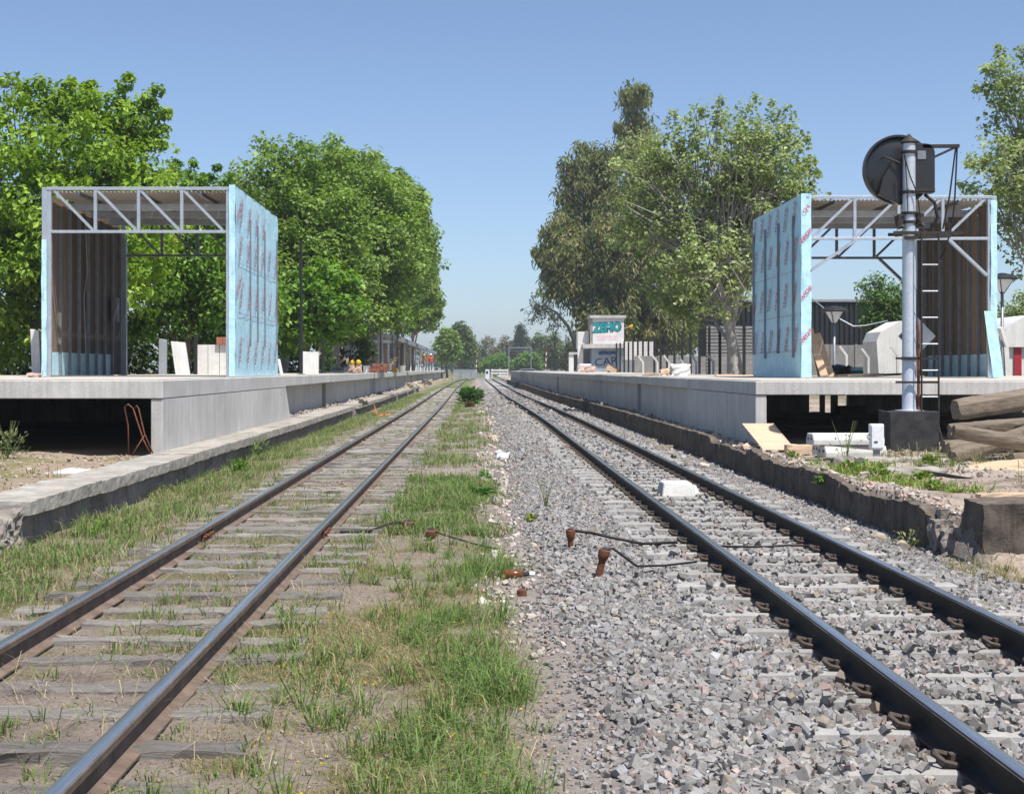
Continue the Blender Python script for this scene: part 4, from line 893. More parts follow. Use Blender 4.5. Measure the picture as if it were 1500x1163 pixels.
# ------------------------------------------------------------------ trees
def foliage(name, cen, rad, per, L, wr, droop, palette, parent, flat=.0, jitter=.25, seed=0, elong=1.):
    r = np.random.default_rng(seed); n = len(cen) * per; c = np.repeat(cen, per, 0); rr = np.repeat(rad, per)
    g = r.normal(0, 1, (n, 3)); g /= np.linalg.norm(g, axis=1)[:, None]; off = g * (rr * r.random(n) ** .45)[:, None]; off[:, 2] *= .8 * elong
    p = c + off
    a = r.uniform(0, 2 * np.pi, n); out = off / (np.linalg.norm(off, axis=1)[:, None] + 1e-6)
    d = np.stack([np.cos(a), np.sin(a), np.zeros(n)], -1) * .8 + out * .5; d[:, 2] -= droop + r.normal(0, .35, n); d /= np.linalg.norm(d, axis=1)[:, None]
    up = np.stack([r.normal(0, .45, n), r.normal(0, .45, n), np.ones(n)], -1) + out * .55; s = np.cross(d, up); s /= np.linalg.norm(s, axis=1)[:, None] + 1e-9; nn = np.cross(s, d)
    l = L * r.uniform(.45, 1.3, n); ww = l * wr * r.uniform(.8, 1.2, n)
    b = p - d * (l * .4)[:, None]; m = p + d * (l * .05)[:, None] ; t = p + d * (l * .6)[:, None] - nn * (l * .12)[:, None]
    V = np.stack([b, m - s * (ww / 2)[:, None] + nn * (ww * .16)[:, None], t, m + s * (ww / 2)[:, None] + nn * (ww * .16)[:, None]], 1).reshape(-1, 3)
    i = np.arange(n)[:, None] * 4; Ft = np.concatenate([i + np.array([[0, 1, 2]]), i + np.array([[0, 2, 3]])], 0)
    pal = np.array(palette); ck = np.repeat(r.integers(0, len(pal), len(cen)), per); q = r.random(n); pk = np.where(q < .6, ck, r.integers(0, len(pal), n))
    cc = pal[pk] * np.repeat(r.normal(1, .10, len(cen)), per)[:, None] * r.normal(1, .15, n).clip(.55, 1.5)[:, None]
    return np_mesh(name, V, Ft, 'leaf', np.repeat(cc.clip(.008, .6), 4, 0), parent)
def crown_clumps(lobes, n, r0, r1, seed, shell=.55):
    r = np.random.default_rng(seed); L = np.array([l[3] * l[4] * l[5] for l in lobes]) ** .75; pk = r.choice(len(lobes), n, p=L / L.sum()); A = np.array(lobes)[pk]
    g = r.normal(0, 1, (n, 3)); g /= np.linalg.norm(g, axis=1)[:, None]; k = shell + (1 - shell) * r.random(n) ** .7
    return A[:, :3] + g * A[:, 3:6] * k[:, None] * (1 + r.normal(0, .06, n))[:, None], r.uniform(r0, r1, n), pk
def tree(name, label, base, lobes, nclump, per, L, palette, trunk_r, group, wr=.62, droop=.35, bark='bark', cr=(.35, .75), shell=.5, extra=None, twigs=60, fork=.35, seed=0, cat='tree', elong=1., trunk_to=None, twig_r=.02, lobe_limbs=True):
    t = thing(name, base, label, cat, group); b = Vector(base)
    cen, rad, pk = crown_clumps(lobes, nclump, *cr, seed, shell)
    if extra is not None:
        e = np.array(extra); c0 = np.array(lobes)[:, :3]; nearest = c0[np.argmin(((e[:, None, :3] - c0[None]) ** 2).sum(-1), 1)]
        e = np.concatenate([np.concatenate([e[:, :3] + (nearest - e[:, :3]) * f_, e[:, 3:4] * g_], 1) for f_, g_ in ((0, .75), (.13, 1.), (.27, 1.25), (.42, 1.4))]); cen = np.concatenate([cen, e[:, :3]]); rad = np.concatenate([rad, e[:, 3]]); pk = np.concatenate([pk, np.zeros(len(e), int)])
    foliage('crown', cen, rad, per, L, wr, droop, palette, t, seed=seed + 1, elong=elong)
    lob = np.array(lobes); top = Vector((lob[:, 0].mean(), lob[:, 1].mean(), lob[:, 2].mean() if trunk_to is None else trunk_to)); rr = random.Random(seed)
    f = b.lerp(top, fork) + Vector((rr.uniform(-.1, .1), rr.uniform(-.1, .1), 0))
    m = MB(); m.tube([b - Vector((0, 0, .15)), b + Vector((0, 0, .15)), b.lerp(f, .5) + Vector((rr.uniform(-.1, .1), 0, 0)), f, f.lerp(top, .55), top], [trunk_r * 1.35, trunk_r * 1.08, trunk_r * .92, trunk_r * .8, trunk_r * .5, trunk_r * .22], 10); m.build('trunk', bark, t, smooth=True)
    m = MB()
    for l in lobes:
        c = Vector(l[:3]); s0 = f.lerp(top, rr.uniform(0, .5)); mid = s0.lerp(c, .5) + Vector((0, 0, .12 * (c - s0).length)); m.tube([s0, mid, c], [trunk_r * .42, trunk_r * .3, trunk_r * .12], 6, False)
    for k in rr.sample(range(len(cen)), min(twigs, len(cen))):
        c = Vector(cen[k]); l = Vector(lobes[pk[k]][:3]); s0 = f.lerp(top, rr.uniform(.1, .9)).lerp(l, rr.uniform(.2, .8)); mid = s0.lerp(c, .5) + Vector((rr.uniform(-.2, .2), rr.uniform(-.2, .2), .08 * (c - s0).length)); m.tube([s0, mid, c], [twig_r * 1.6, twig_r, twig_r * .4], 5, False)
    m.build('limbs', bark, t, smooth=True)
    return t
BRIGHT = [(.18, .29, .024), (.24, .36, .04), (.13, .23, .02), (.30, .42, .07)]
PLANE = [(.155, .245, .035), (.21, .31, .058), (.12, .20, .03), (.27, .37, .10)]
EUC = [(.15, .185, .06), (.21, .22, .08), (.27, .245, .10), (.11, .15, .05), (.18, .21, .075)]
POP = [(.24, .30, .095), (.30, .37, .14), (.18, .245, .07), (.38, .44, .21)]
FARC = [(.10, .16, .045), (.14, .20, .07), (.17, .18, .09)]
GT = 'trees along the left platform'
tz = .1
# big bright tree behind the left shelter
Y0 = 42; lb = [(PX(40, Y0), Y0, 6.2, 3.8, 3., 3.0), (PX(150, Y0), Y0 - .6, 5.8, 2.3, 2.4, 3.0), (PX(90, Y0), Y0 - 1.5, 3.9, 3.2, 2., 1.9), (PX(-40, Y0), Y0, 4.2, 2.6, 3., 3.), (PX(120, Y0), Y0, 7.6, 1.7, 1.7, 1.5)]
ex = [(*P(x, y, Y0 - .3), r) for x, y, r in ((100, 122, .35), (132, 126, .3), (188, 115, .28), (230, 132, .3), (242, 165, .32), (240, 190, .25), (236, 210, .3), (60, 120, .4), (15, 118, .45), (222, 150, .35))]
tree('broadleaf_tree', 'big bright green tree behind the left shelter, at the left edge', (PX(60, Y0), Y0, tz), lb, 620, 62, .21, BRIGHT, .26, GT, extra=ex, seed=11, cr=(.35, .7), droop=.5)
Y0 = 46; lb = [(PX(255, Y0), Y0, 5.2, 1.7, 1.8, 2.3), (PX(200, Y0), Y0, 3.8, 2.0, 1.8, 1.9), (PX(300, Y0), Y0 + .5, 4.4, 1.9, 1.8, 2.4), (PX(345, Y0), Y0 + 1, 3.6, 1.4, 1.6, 1.9)]
ex = [(*P(x, y, Y0), r) for x, y, r in ((283, 238, .22), (318, 245, .2), (258, 240, .28), (338, 258, .3), (300, 262, .3))]
tree('broadleaf_tree', 'smaller bright tree seen through the left shelter, with upright shoots above its roof', (PX(270, Y0), Y0, tz), lb, 430, 52, .20, [(.13, .25, .025), (.17, .30, .045), (.09, .18, .02), (.21, .34, .07)], .17, GT, extra=ex, seed=12, cr=(.3, .6), droop=.5)
# the row of plane trees receding along the platform
specs = [(420, 60, 10.6, 3.3, 'first and nearest round plane tree of the row behind the left platform'), (496, 70, 12.1, 3.5, 'second plane tree of the receding row behind the left platform'), (530, 82, 13.4, 3.7, 'third plane tree of the receding row, its crown the right shoulder of the mass'),
         (560, 97, 13.8, 3.5, 'fourth plane tree of the receding row behind the left platform'), (577, 114, 13.8, 3.2, 'fifth plane tree of the receding row, above the near end of the canopy'), (592, 134, 13.0, 2.9, 'sixth plane tree of the receding row, above the platform canopy'), (607, 160, 12.0, 2.7, 'farthest plane tree of the receding row behind the left platform')]
for i, (x, Yt, top, rad, lab) in enumerate(specs):
    cx = PX(x, Yt); lb = [(cx, Yt, top - 3.0, rad * .95, rad * .9, 2.9), (cx + .4, Yt - .8, top - 5.4, rad, rad * .9, 2.4 if i < 2 else 1.8), (cx - .9, Yt + .4, top - 4.6, rad * .8, rad * .8, 2.4), (cx + rad * .45, Yt - .5, top - 3.9, rad * .6, rad * .6, 2.2), (cx + (.5 if i < 2 else -1.2), Yt - 1., 3.9 if i < 2 else 5.2, rad * .8, rad * .7, 1.2)]
    if i > 1: lb = [(a_, b_, max(c_, 6.4 if i < 4 else 7.2), d_, e_, min(f_, 2.6)) for a_, b_, c_, d_, e_, f_ in lb]
    k = 1. if i < 3 else .62
    tree('plane_tree', lab, (cx - .2, Yt, tz), lb, int(640 * k), int(76 * (1 if i < 3 else .75)), .20 + .02 * i, PLANE, .24, GT, seed=30 + i, cr=(.4, .75), droop=.3, twigs=40, bark='bark_pale', wr=.75)
Y0 = 56; lb = [(PX(470, Y0), Y0, 3.9, 1.6, 1.3, 1.5), (PX(425, Y0), Y0, 3.2, 1.3, 1.2, 1.2)]
tree('broadleaf_tree', 'low bright leafy branches before the first plane tree, right of the left shelter', (PX(450, Y0), Y0, tz), lb, 190, 50, .24, [(.16, .29, .03), (.21, .35, .06), (.11, .22, .03)], .12, GT, seed=44, cr=(.3, .55), wr=.75)
# right: dark eucalyptus far behind, sparse poplar group nearer
Y0 = 128
def PL(x, y, Y, rx, rz, ry=None): X_, Y_, Z_ = P(x, y, Y); return (X_, Y_, Z_, rx * Y / F, (ry or rx) * Y / F, rz * Y / F)
lb = [PL(860, 290, Y0, 45, 70), PL(835, 400, Y0 - 3, 45, 60), PL(895, 265, Y0, 40, 50), PL(945, 260, Y0, 30, 60), PL(933, 160, Y0 + 3, 17, 34), PL(930, 212, Y0 + 2, 20, 36), PL(910, 370, Y0 - 4, 60, 80), PL(960, 330, Y0, 60, 90), PL(885, 470, Y0 - 4, 50, 55), PL(960, 460, Y0, 70, 70), PL(1010, 420, Y0 + 2, 50, 90), PL(825, 350, Y0 - 2, 25, 30)]
ex = [(*P(x, y, Y0), r) for x, y, r in ((790, 385, .9), (785, 370, .7), (800, 340, 1.), (825, 240, .9), (850, 215, .9), (905, 185, .6), (918, 140, .9), (940, 130, .9), (800, 405, .8), (815, 430, .8))]
tree('eucalyptus_tree', 'tall dark olive eucalyptus towering behind the white tank building', (PX(900, Y0), Y0, tz), lb, 920, 64, .58, EUC, .6, 'trees on the right', wr=.32, droop=.95, extra=ex, seed=60, cr=(.7, 1.5), elong=1.25, shell=.35, twigs=70, twig_r=.06)
Y0 = 50
lb = [PL(1000, 330, Y0 + 1, 75, 110), PL(1060, 230, Y0, 75, 80), PL(1120, 270, Y0 - .5, 62, 110), PL(945, 270, Y0 + 1, 50, 75), PL(925, 330, Y0 + 1, 35, 60), PL(985, 220, Y0 + .5, 45, 50), PL(1150, 240, Y0, 40, 70), PL(1050, 400, Y0 - 1, 80, 70), PL(1165, 300, Y0, 35, 50)]
ex = [(*P(x, y, Y0), r) for x, y, r in ((1108, 142, .3), (1155, 158, .3), (1055, 145, .35), (1025, 160, .3), (1190, 235, .3), (1200, 255, .22), (1180, 200, .3), (985, 165, .3), (900, 240, .4), (905, 290, .4), (1190, 270, .25), (1130, 150, .28))]
tree('poplar_tree', 'tall airy poplar with pale limbs left of the right-hand shelter', (PX(1075, Y0), Y0, tz + .6), lb, 640, 26, .15, POP, .22, 'trees on the right', wr=.85, droop=.35, bark='bark_pale', extra=ex, seed=70, cr=(.25, .55), shell=.35, twigs=330, twig_r=.022, fork=.2)
lb = [PL(1090, 330, 52, 50, 120), PL(1100, 250, 52, 40, 80), PL(1010, 450, 52, 40, 30), PL(985, 420, 53, 50, 40)]
tree('poplar_tree', 'second poplar stem close beside the tall airy poplar, with bare lower branches', (PX(1092, 52), 52, tz + .6), lb, 230, 26, .155, POP, .15, 'trees on the right', wr=.85, droop=.35, bark='bark_pale', seed=71, cr=(.25, .5), shell=.3, twigs=190, twig_r=.02, fork=.15)
Y0 = 47
lb = [PL(1500, 180, Y0, 60, 110), PL(1470, 250, Y0 - 1, 55, 60), PL(1530, 300, Y0, 90, 110), PL(1450, 310, Y0 - .5, 40, 45), PL(1480, 130, Y0, 35, 50), PL(1540, 100, Y0, 50, 60)]
ex = [(*P(x, y, Y0), r) for x, y, r in ((1463, 70, .25), (1440, 100, .25), (1432, 130, .25), (1408, 270, .25), (1418, 240, .25), (1425, 350, .35), (1440, 370, .3), (1495, 75, .3))]
tree('poplar_tree', 'poplar reaching in at the right edge above the shelter roof', (PX(1560, Y0), Y0, tz + .6), lb, 380, 26, .15, POP, .22, 'trees on the right', wr=.85, droop=.3, bark='bark_pale', extra=ex, seed=72, cr=(.25, .5), shell=.35, twigs=160, fork=.2)
Y0 = 66
tree('young_tree', 'young green tree before the black warehouse, seen through the right-hand shelter', (PX(1288, Y0), Y0, .5), [PL(1280, 445, Y0, 24, 42), PL(1305, 455, Y0, 26, 38), PL(1330, 460, Y0, 25, 40)], 150, 50, .16, [(.11, .2, .04), (.15, .25, .07), (.08, .15, .03)], .12, 'trees on the right', seed=73, cr=(.3, .5), bark='bark')
tree('young_tree', 'pale green shrub behind the right-hand shelter at the right edge', (PX(1480, 70), 70, .5), [PL(1480, 470, 70, 25, 30), PL(1510, 455, 70, 25, 30)], 90, 40, .18, POP, .1, 'trees on the right', seed=74, cr=(.3, .5))
# far trees across the level crossing
far = [(675, 500, 235, 22, 26, 'green tree at the far end of the left platform', FARC[:2], 300), (655, 505, 215, 16, 24, 'small dark tree beside the far end of the canopy', PLANE, 240), (715, 520, 330, 24, 26, 'hazy brownish tree left of centre on the far skyline', [(.17, .17, .09), (.2, .19, .11)], 200), (742, 518, 345, 22, 27, 'hazy tree in the centre of the far skyline', [(.15, .16, .08), (.18, .18, .1)], 200),
       (790, 515, 300, 18, 26, 'pale green slender tree right of the conifer', FARC, 180), (812, 515, 280, 16, 28, 'far tree right of the slender pale tree', FARC, 160), (690, 528, 300, 20, 14, 'low far bush left of the level crossing', FARC, 140), (840, 520, 250, 20, 22, 'far bush behind the leaning tree', FARC, 160), (730, 532, 290, 26, 11, 'bright green hedge bush beyond the level crossing', [(.11, .24, .03), (.15, .28, .05)], 180), (775, 530, 270, 20, 12, 'bright bush under the grey portal frame', [(.13, .24, .04), (.16, .27, .06)], 140)]
for i, (x, y, Yt, rx, rz, lab, pal, nc) in enumerate(far):
    tree('far_tree', lab, (PX(x, Yt), Yt, -.05), [PL(x, y, Yt, rx * .8, rz), PL(x - rx * .5, y + rz * .3, Yt, rx * .55, rz * .6), PL(x + rx * .5, y + rz * .35, Yt, rx * .5, rz * .55)], nc, 26, .5, pal, .2, 'far trees by the level crossing', seed=90 + i, cr=(.6, 1.2), twigs=14, twig_r=.05)
for i in range(9):
    Yt = 420 + rng.uniform(-30, 60); x = 650 + i * 38 + rng.uniform(-8, 8); hh = rng.uniform(6, 10)
    if x < 640 and x > -50: continue
    X_ = PX(x, Yt); tree('far_tree', '%s tree from the left in the farthest line closing the horizon' % ('first', 'second', 'third', 'fourth', 'fifth', 'sixth', 'seventh', 'eighth', 'ninth')[i], (X_, Yt, -.1), [(X_, Yt, hh * .55, 7, 4, hh * .45), (X_ + 5, Yt + 3, hh * .45, 6, 4, hh * .4)], 110, 20, .9, FARC, .3, 'horizon trees', seed=130 + i, cr=(1., 1.9), twigs=6, twig_r=.08)
# monkey-puzzle like conifer
Yc = 340; t = thing('conifer_tree', (PX(763, Yc), Yc, -.05), 'dark pointed conifer on the far skyline', 'tree', 'far trees by the level crossing')
cen = []; rad = []
for k in range(130):
    f = rng.random(); zz = PZ(541, Yc) - 1 + f * (PZ(470, Yc) - PZ(541, Yc)); a = rng.uniform(0, 6.28); r_ = (3.4 * (1 - f) ** .8 + .5) * rng.random() ** .5
    if f < .45: r_ *= 1.6
    cen.append((PX(763, Yc) + math.cos(a) * r_, Yc + math.sin(a) * r_, zz)); rad.append(.9)
foliage('crown', np.array(cen), np.array(rad), 30, .6, .4, .2, [(.035, .06, .02), (.05, .075, .03)], t, seed=5)
MB().tube([(PX(763, Yc), Yc, -.1), (PX(763, Yc), Yc, 11)], [.4, .1], 8).build('trunk', 'bark', t)
# leaning, half-bare tree before the tank building
Yc = 122; b = Vector((PX(850, Yc), Yc, .1)); t = thing('leaning_tree', b, 'dark leaning half-bare tree arching left beside the tank building', 'tree')
pts = [b, Vector(P(843, 505, Yc)), Vector(P(832, 478, Yc)), Vector(P(815, 458, Yc)), Vector(P(797, 446, Yc)), Vector(P(785, 452, Yc))]
m = MB(); m.tube(pts, [.2, .17, .14, .1, .06, .03], 7); m.build('trunk', 'black_paint', t, smooth=True)
cen = []; rad = []; m = MB()
for k in range(64):
    f = rng.uniform(.4, 1); i = min(int(f * 5), 4); p = pts[i].lerp(pts[i + 1], f * 5 - i); q = p + Vector((rng.normal(-.2, .6), rng.normal(0, .6), rng.normal(-.25, .55) - (.5 if k % 3 == 0 else 0))); cen.append(q); rad.append(rng.uniform(.25, .5)); m.tube([p, p.lerp(q, .5) + Vector((0, 0, .2)), q], [.035, .025, .012], 4, False)
m.build('limbs', 'black_paint', t)
foliage('crown', np.array(cen), np.array(rad), 12, .26, .4, .7, [(.06, .08, .04), (.09, .11, .06)], t, seed=7)
# ------------------------------------------------------------------ things in and beside the tracks
def simple(mb, name, mat, label, cat, group=None, **kw):
    return tag(mb.build(name, mat, None, **kw), label, cat, group)
t = thing('track_box', (2.38, 17.9, -.14), 'white concrete box with sloping sides between the rails of the right-hand track', 'equipment box')
x0, x1, y0, y1, z0, z1 = 2.17, 2.58, 17.6, 18.15, -.145, .02
MB().hexa([(x0, y0, z0), (x1, y0, z0), (x1, y1, z0), (x0, y1, z0), (x0 + .03, y0 + .07, z1), (x1 - .05, y0 + .07, z1), (x1 - .05, y1 - .05, z1), (x0 + .03, y1 - .05, z1)]).build('body', 'white_concrete', t, bevel=.012)
MB().hexa([(x0 + .13, y0 + .02, z0 + .05), (x1 - .16, y0 + .02, z0 + .05), (x1 - .16, y0 + .09, z0 + .05), (x0 + .13, y0 + .09, z0 + .05), (x0 + .15, y0 + .05, z1 - .04), (x1 - .18, y0 + .05, z1 - .04), (x1 - .18, y0 + .1, z1 - .04), (x0 + .15, y0 + .1, z1 - .04)]).build('face_panel', 'white_concrete', t)
MB().hexa([(x1 - .02, y0 - .01, z0), (x1 + .06, y0 + .03, z0), (x1 + .03, y0 + .2, z0), (x1 - .02, y0 + .2, z0), (x1 - .04, y0 + .06, z1 - .03), (x1 + .0, y0 + .07, z1 - .03), (x1 - .0, y0 + .2, z1 - .03), (x1 - .03, y0 + .2, z1 - .03)]).build('side_wing', 'white_concrete', t, bevel=.006)
def pipe(x, y, h, lean, r, label):
    z = float(ground_z(x, y)) - .03; t = thing('rusty_pipe', (x, y, z), label, 'pipe', 'rusty pipe stubs')
    a = Vector((x, y, z)); b = a + Vector((lean, -.02, h)); d = (b - a).normalized()
    MB().tube([a, b], [r, r * .95], 12).build('pipe', 'rust', t, smooth='angle')
    MB().tube([b - d * .075, b - d * .05, b - d * .02, b + d * .005, b + d * .012], [r * 1.05, r * 1.45, r * 1.6, r * 1.5, r * 1.2], 12).build('flange', 'rust', t, smooth='angle')
    MB().tube([b + d * .006, b + d * .018], [r * 1.05, r * .9], 10).build('mouth', 'black_paint', t)
    return b
b1 = pipe(.875, 11.0, .24, .055, .027, 'leaning rusty pipe stub in the ballast, nearest of the four')
b2 = pipe(.79, 12.75, .20, .0, .026, 'upright rusty pipe stub in the ballast with cable, second nearest')
b3 = pipe(-.415, 13.3, .12, .0, .034, 'short wide rusty pipe stub in the grass between the tracks')
b4 = pipe(-.68, 14.2, .13, .02, .034, 'short rusty pipe stub beside the wooden sleeper ends')
simple(MB().tube([b1, b1 + Vector((.06, 0, .02)), (1.18, 11.1, -.10), (1.4, 11.25, -.115), (1.66, 11.35, -.10)], .009, 6), 'cable', 'rubber', 'black cable from the nearest rusty pipe to the right-hand rail', 'cable', 'track cables', smooth=True)
simple(MB().tube([b2 + Vector((.03, 0, 0)), (.98, 12.8, -.04), (1.15, 12.9, -.09), (1.4, 12.7, -.12), (1.7, 12.75, -.115)], .013, 6), 'cable', 'rubber', 'thick black cable from the upright rusty pipe to the right-hand rail', 'cable', 'track cables', smooth=True)
simple(MB().tube([(1.92, 12.6, -.12), (2.1, 12.45, -.115), (2.4, 12.4, -.11), (2.6, 12.55, -.115), (2.8, 12.5, -.115)], .010, 6), 'cable', 'rubber', 'thin black cable lying between the rails of the right-hand track', 'cable', 'track cables', smooth=True)
simple(MB().tube([b4, (-.8, 14.0, -.08), (-1.0, 13.8, -.13), (-1.25, 13.6, -.12)], .012, 6), 'cable', 'rubber', 'dark cable from the pipe stub to the old left-hand track', 'cable', 'track cables', smooth=True)
simple(MB().tube([b3, (-.3, 13.2, -.10), (-.05, 12.9, -.14), (.15, 12.6, -.15)], .008, 6), 'cable', 'rubber', 'thin dark cable trailing from the short wide pipe in the grass', 'cable', 'track cables', smooth=True)
tz_ = float(ground_z(.25, 11.0)); t = thing('broken_bottle', (.25, 11.0, tz_), 'brown glass bottle lying at the ballast margin', 'bottle', None)
MB().tube([(.19, 11.0, tz_ + .035), (.20, 11.0, tz_ + .035), (.30, 11.0, tz_ + .035), (.33, 11., tz_ + .035)], [.03, .034, .034, .02], 10).build('body', 'amber_glass', t, smooth=True)
MB().tube([(.33, 11.0, tz_ + .035), (.38, 11.0, tz_ + .035)], [.018, .015], 8).build('neck', 'rubber', t); MB().tube([(.38, 11., tz_ + .035), (.42, 11., tz_ + .035)], [.02, .02], 8).build('paper_scrap', 'white_enamel', t)
def rock(x, y, s, label, seed, mat='stone_pale', flat=.7):
    z = float(ground_z(x, y)); V, Fa = hull_proto(seed, 26, flat); m = MB().add([(x + v[0] * s, y + v[1] * s, z + s * flat * .6 + v[2] * s) for v in V], [tuple(f) for f in Fa]); simple(m, 'rock', mat, label, 'rock', 'loose rocks', bevel=s * .06)
rock(.29, 4.95, .060, 'rounded pale rock at the bottom edge beside the grass', 201)
rock(.03, 11.2, .028, 'small white stone beside the brown bottle', 202, 'white_concrete')
rock(.33, 9.3, .05, 'pale flat rock at the ballast edge right of the lush grass', 203, flat=.4)
rock(.30, 8.0, .035, 'small beige rock in the gravel right of the grass gap', 204)
rock(.47, 12.9, .05, 'mossy grey rock left of the upright rusty pipe', 205)
rock(3.72, 13.9, .10, 'large grey rock at the foot of the crumbling wall', 206); rock(3.75, 13.2, .07, 'upright grey rock beside the largest rock at the wall foot', 207, flat=1.); rock(3.55, 14.4, .06, 'small grey rock behind the largest rock at the wall foot', 208)
rock(3.5, 23.2, .12, 'pale boulder in the ballast below the plywood sheet', 209); rock(5.3, 17.6, .10, 'light rock on the right-hand bank before the signal ladder', 210)
rock(.38, 27, .09, 'pale lump with plastic litter at the ballast margin', 211, 'white_concrete')
simple(MB().lathe([(.035, 0), (.034, .05), (.02, .06)], (.30, 10.2, float(ground_z(.3, 10.2)) - .01), 10), 'tin_can', 'rust', 'dark rusty tin lying in the gravel below the bottle', 'tin')
simple(membrane_sheet('plastic_scrap', (.32, 25.6, -.16), (.2, .05, 0), (.03, .12, .08), 8, 6, .04, None, 3, (0, 0, 1)) and MB().obox((.42, 25.2, -.13), (.12, .1, .04), (.2, .1, .4)), 'plastic_cup', 'white_enamel', 'white plastic cup near the pale lump at the ballast margin', 'litter')
for o in list(COL.objects):
    if o.name == 'plastic_scrap': tag(o, 'crumpled light blue plastic scrap at the ballast margin', 'litter')
for i, (x, y, L, a, lab) in enumerate(((3.45, 27.5, .7, .3, 'pale wood scrap beside the right rail, nearest of three'), (3.55, 30.0, .8, 1.1, 'pale wood scrap beside the right rail, middle of three'), (3.5, 33.0, .9, .9, 'pale wood scrap beside the right rail, farthest of three'))):
    simple(MB().obox((x, y, -.17), (.16, L, .035), (0, .05, a)), 'wood_scrap', 'pale_wood', lab, 'wood scrap', 'wood scraps by the right-hand rail')

# ------------------------------------------------------------------ right-hand bank
t = thing('plywood_sheet', (4.35, 23.1, .17), 'pale plywood sheet leaning against the right platform corner', 'plywood sheet')
MB().hexa([(4.33, 22.65, .14), (4.80, 22.62, .14), (4.80, 22.65, .14), (4.33, 22.68, .14), (4.16, 23.50, .50), (4.63, 23.47, .50), (4.63, 23.50, .51), (4.16, 23.53, .51)]).build('sheet', 'pale_wood', t)
MB().hexa([(4.80, 22.61, .135), (4.815, 22.61, .135), (4.815, 22.66, .135), (4.80, 22.66, .135), (4.63, 23.46, .505), (4.645, 23.46, .505), (4.645, 23.51, .515), (4.63, 23.51, .515)]).build('edge', 'pink_plaster', t)
simple(rough_block((4.46, 21.6, .13), (5.08, 21.78, .27), (6, 2, 2), .006, 11), 'wood_beam', 'pale_wood', 'pinkish wood beam lying before the plywood sheet', 'wood beam')
sg = 'spare concrete sleepers before the right platform'
def spare(c, L, a, label, rows=2):
    t = thing('spare_sleeper', c, label, 'concrete sleeper', sg); M = Matrix.Rotation(a, 3, 'Z'); c = Vector(c)
    prof = [(-.12, 0), (.12, 0), (.125, .07), (.085, .16), (-.085, .16), (-.125, .07)]
    v = [c + M @ Vector((-L / 2, p, q)) for p, q in prof] + [c + M @ Vector((L / 2, p, q - .01)) for p, q in prof]
    MB().add(v, [(5, 4, 3, 2, 1, 0), (6, 7, 8, 9, 10, 11)] + [(i, (i + 1) % 6, 6 + (i + 1) % 6, 6 + i) for i in range(6)]).build('body', 'white_concrete', t, bevel=.01)
    for q in (-.05, .05):
        e = c + M @ Vector((-L / 2 - .002, q, .085)); d = M @ Vector((.02, 0, 0)); MB().tube([e, e + d], .022, 8).build('tendon_hole', 'black_paint', t)
spare((5.12, 20.45, .165), .95, .30, 'lower white concrete sleeper, at the bottom of the stack by the white box'); spare((5.02, 20.42, .335), 1.05, .22, 'upper white concrete sleeper, on top of the stack by the white box'); spare((5.15, 20.95, .17), .9, .2, 'white concrete sleeper behind the stack by the white box')
t = thing('meter_box', (5.36, 20.0, .18), 'small white enamel box left of the signal footing', 'cabinet')
MB().box((5.25, 19.98, .29), (5.43, 20.10, .63)).build('case', 'white_enamel', t, bevel=.012); m_ = MB().box((5.262, 19.966, .31), (5.418, 19.978, .605)); md_o = m_.build('door', 'white_enamel', t, bevel=.004)
MB().box((5.30, 20.0, .1), (5.38, 20.06, .29)).build('stand', 'galv_dark', t); MB().box((5.29, 19.96, .38), (5.34, 19.965, .40)).build('lock', 'dark_iron', md_o); MB().tube([(5.25, 20.03, .42), (5.22, 20.03, .44), (5.22, 20.03, .47), (5.25, 20.03, .49)], .012, 6).build('hinge_ring', 'galv', t)
simple(rough_block((4.75, 17.2, .12), (5.45, 17.75, .20), (6, 5, 2), .012, 13), 'concrete_slab', 'old_concrete', 'flat broken concrete slab on the right-hand bank among weeds', 'slab', 'slabs on the bank'); simple(rough_block((5.0, 19.2, .14), (6.6, 19.9, .20), (10, 5, 2), .012, 14), 'concrete_slab', 'old_concrete', 'flat mossy concrete slab below the signal footing', 'slab', 'slabs on the bank')
simple(rough_block((4.35, 18.3, .10), (4.62, 18.5, .27), (3, 2, 2), .02, 15), 'broken_post', 'broken_concrete', 'dark broken stub standing among weeds at the bank edge', 'rubble')
simple(MB().bar((5.05, 17.3, .19), (5.55, 16.7, .12), .07, .04), 'steel_angle', 'dark_iron', 'dark steel bar lying on the right-hand bank', 'steel bar')
simple(rough_block((4.72, 14.05, .14), (5.9, 14.2, .19), (10, 2, 2), .004, 16), 'wood_plank', 'pale_wood', 'pale wooden plank at the right edge above the wall stub', 'plank')
tg = 'old timbers heaped by the right platform'
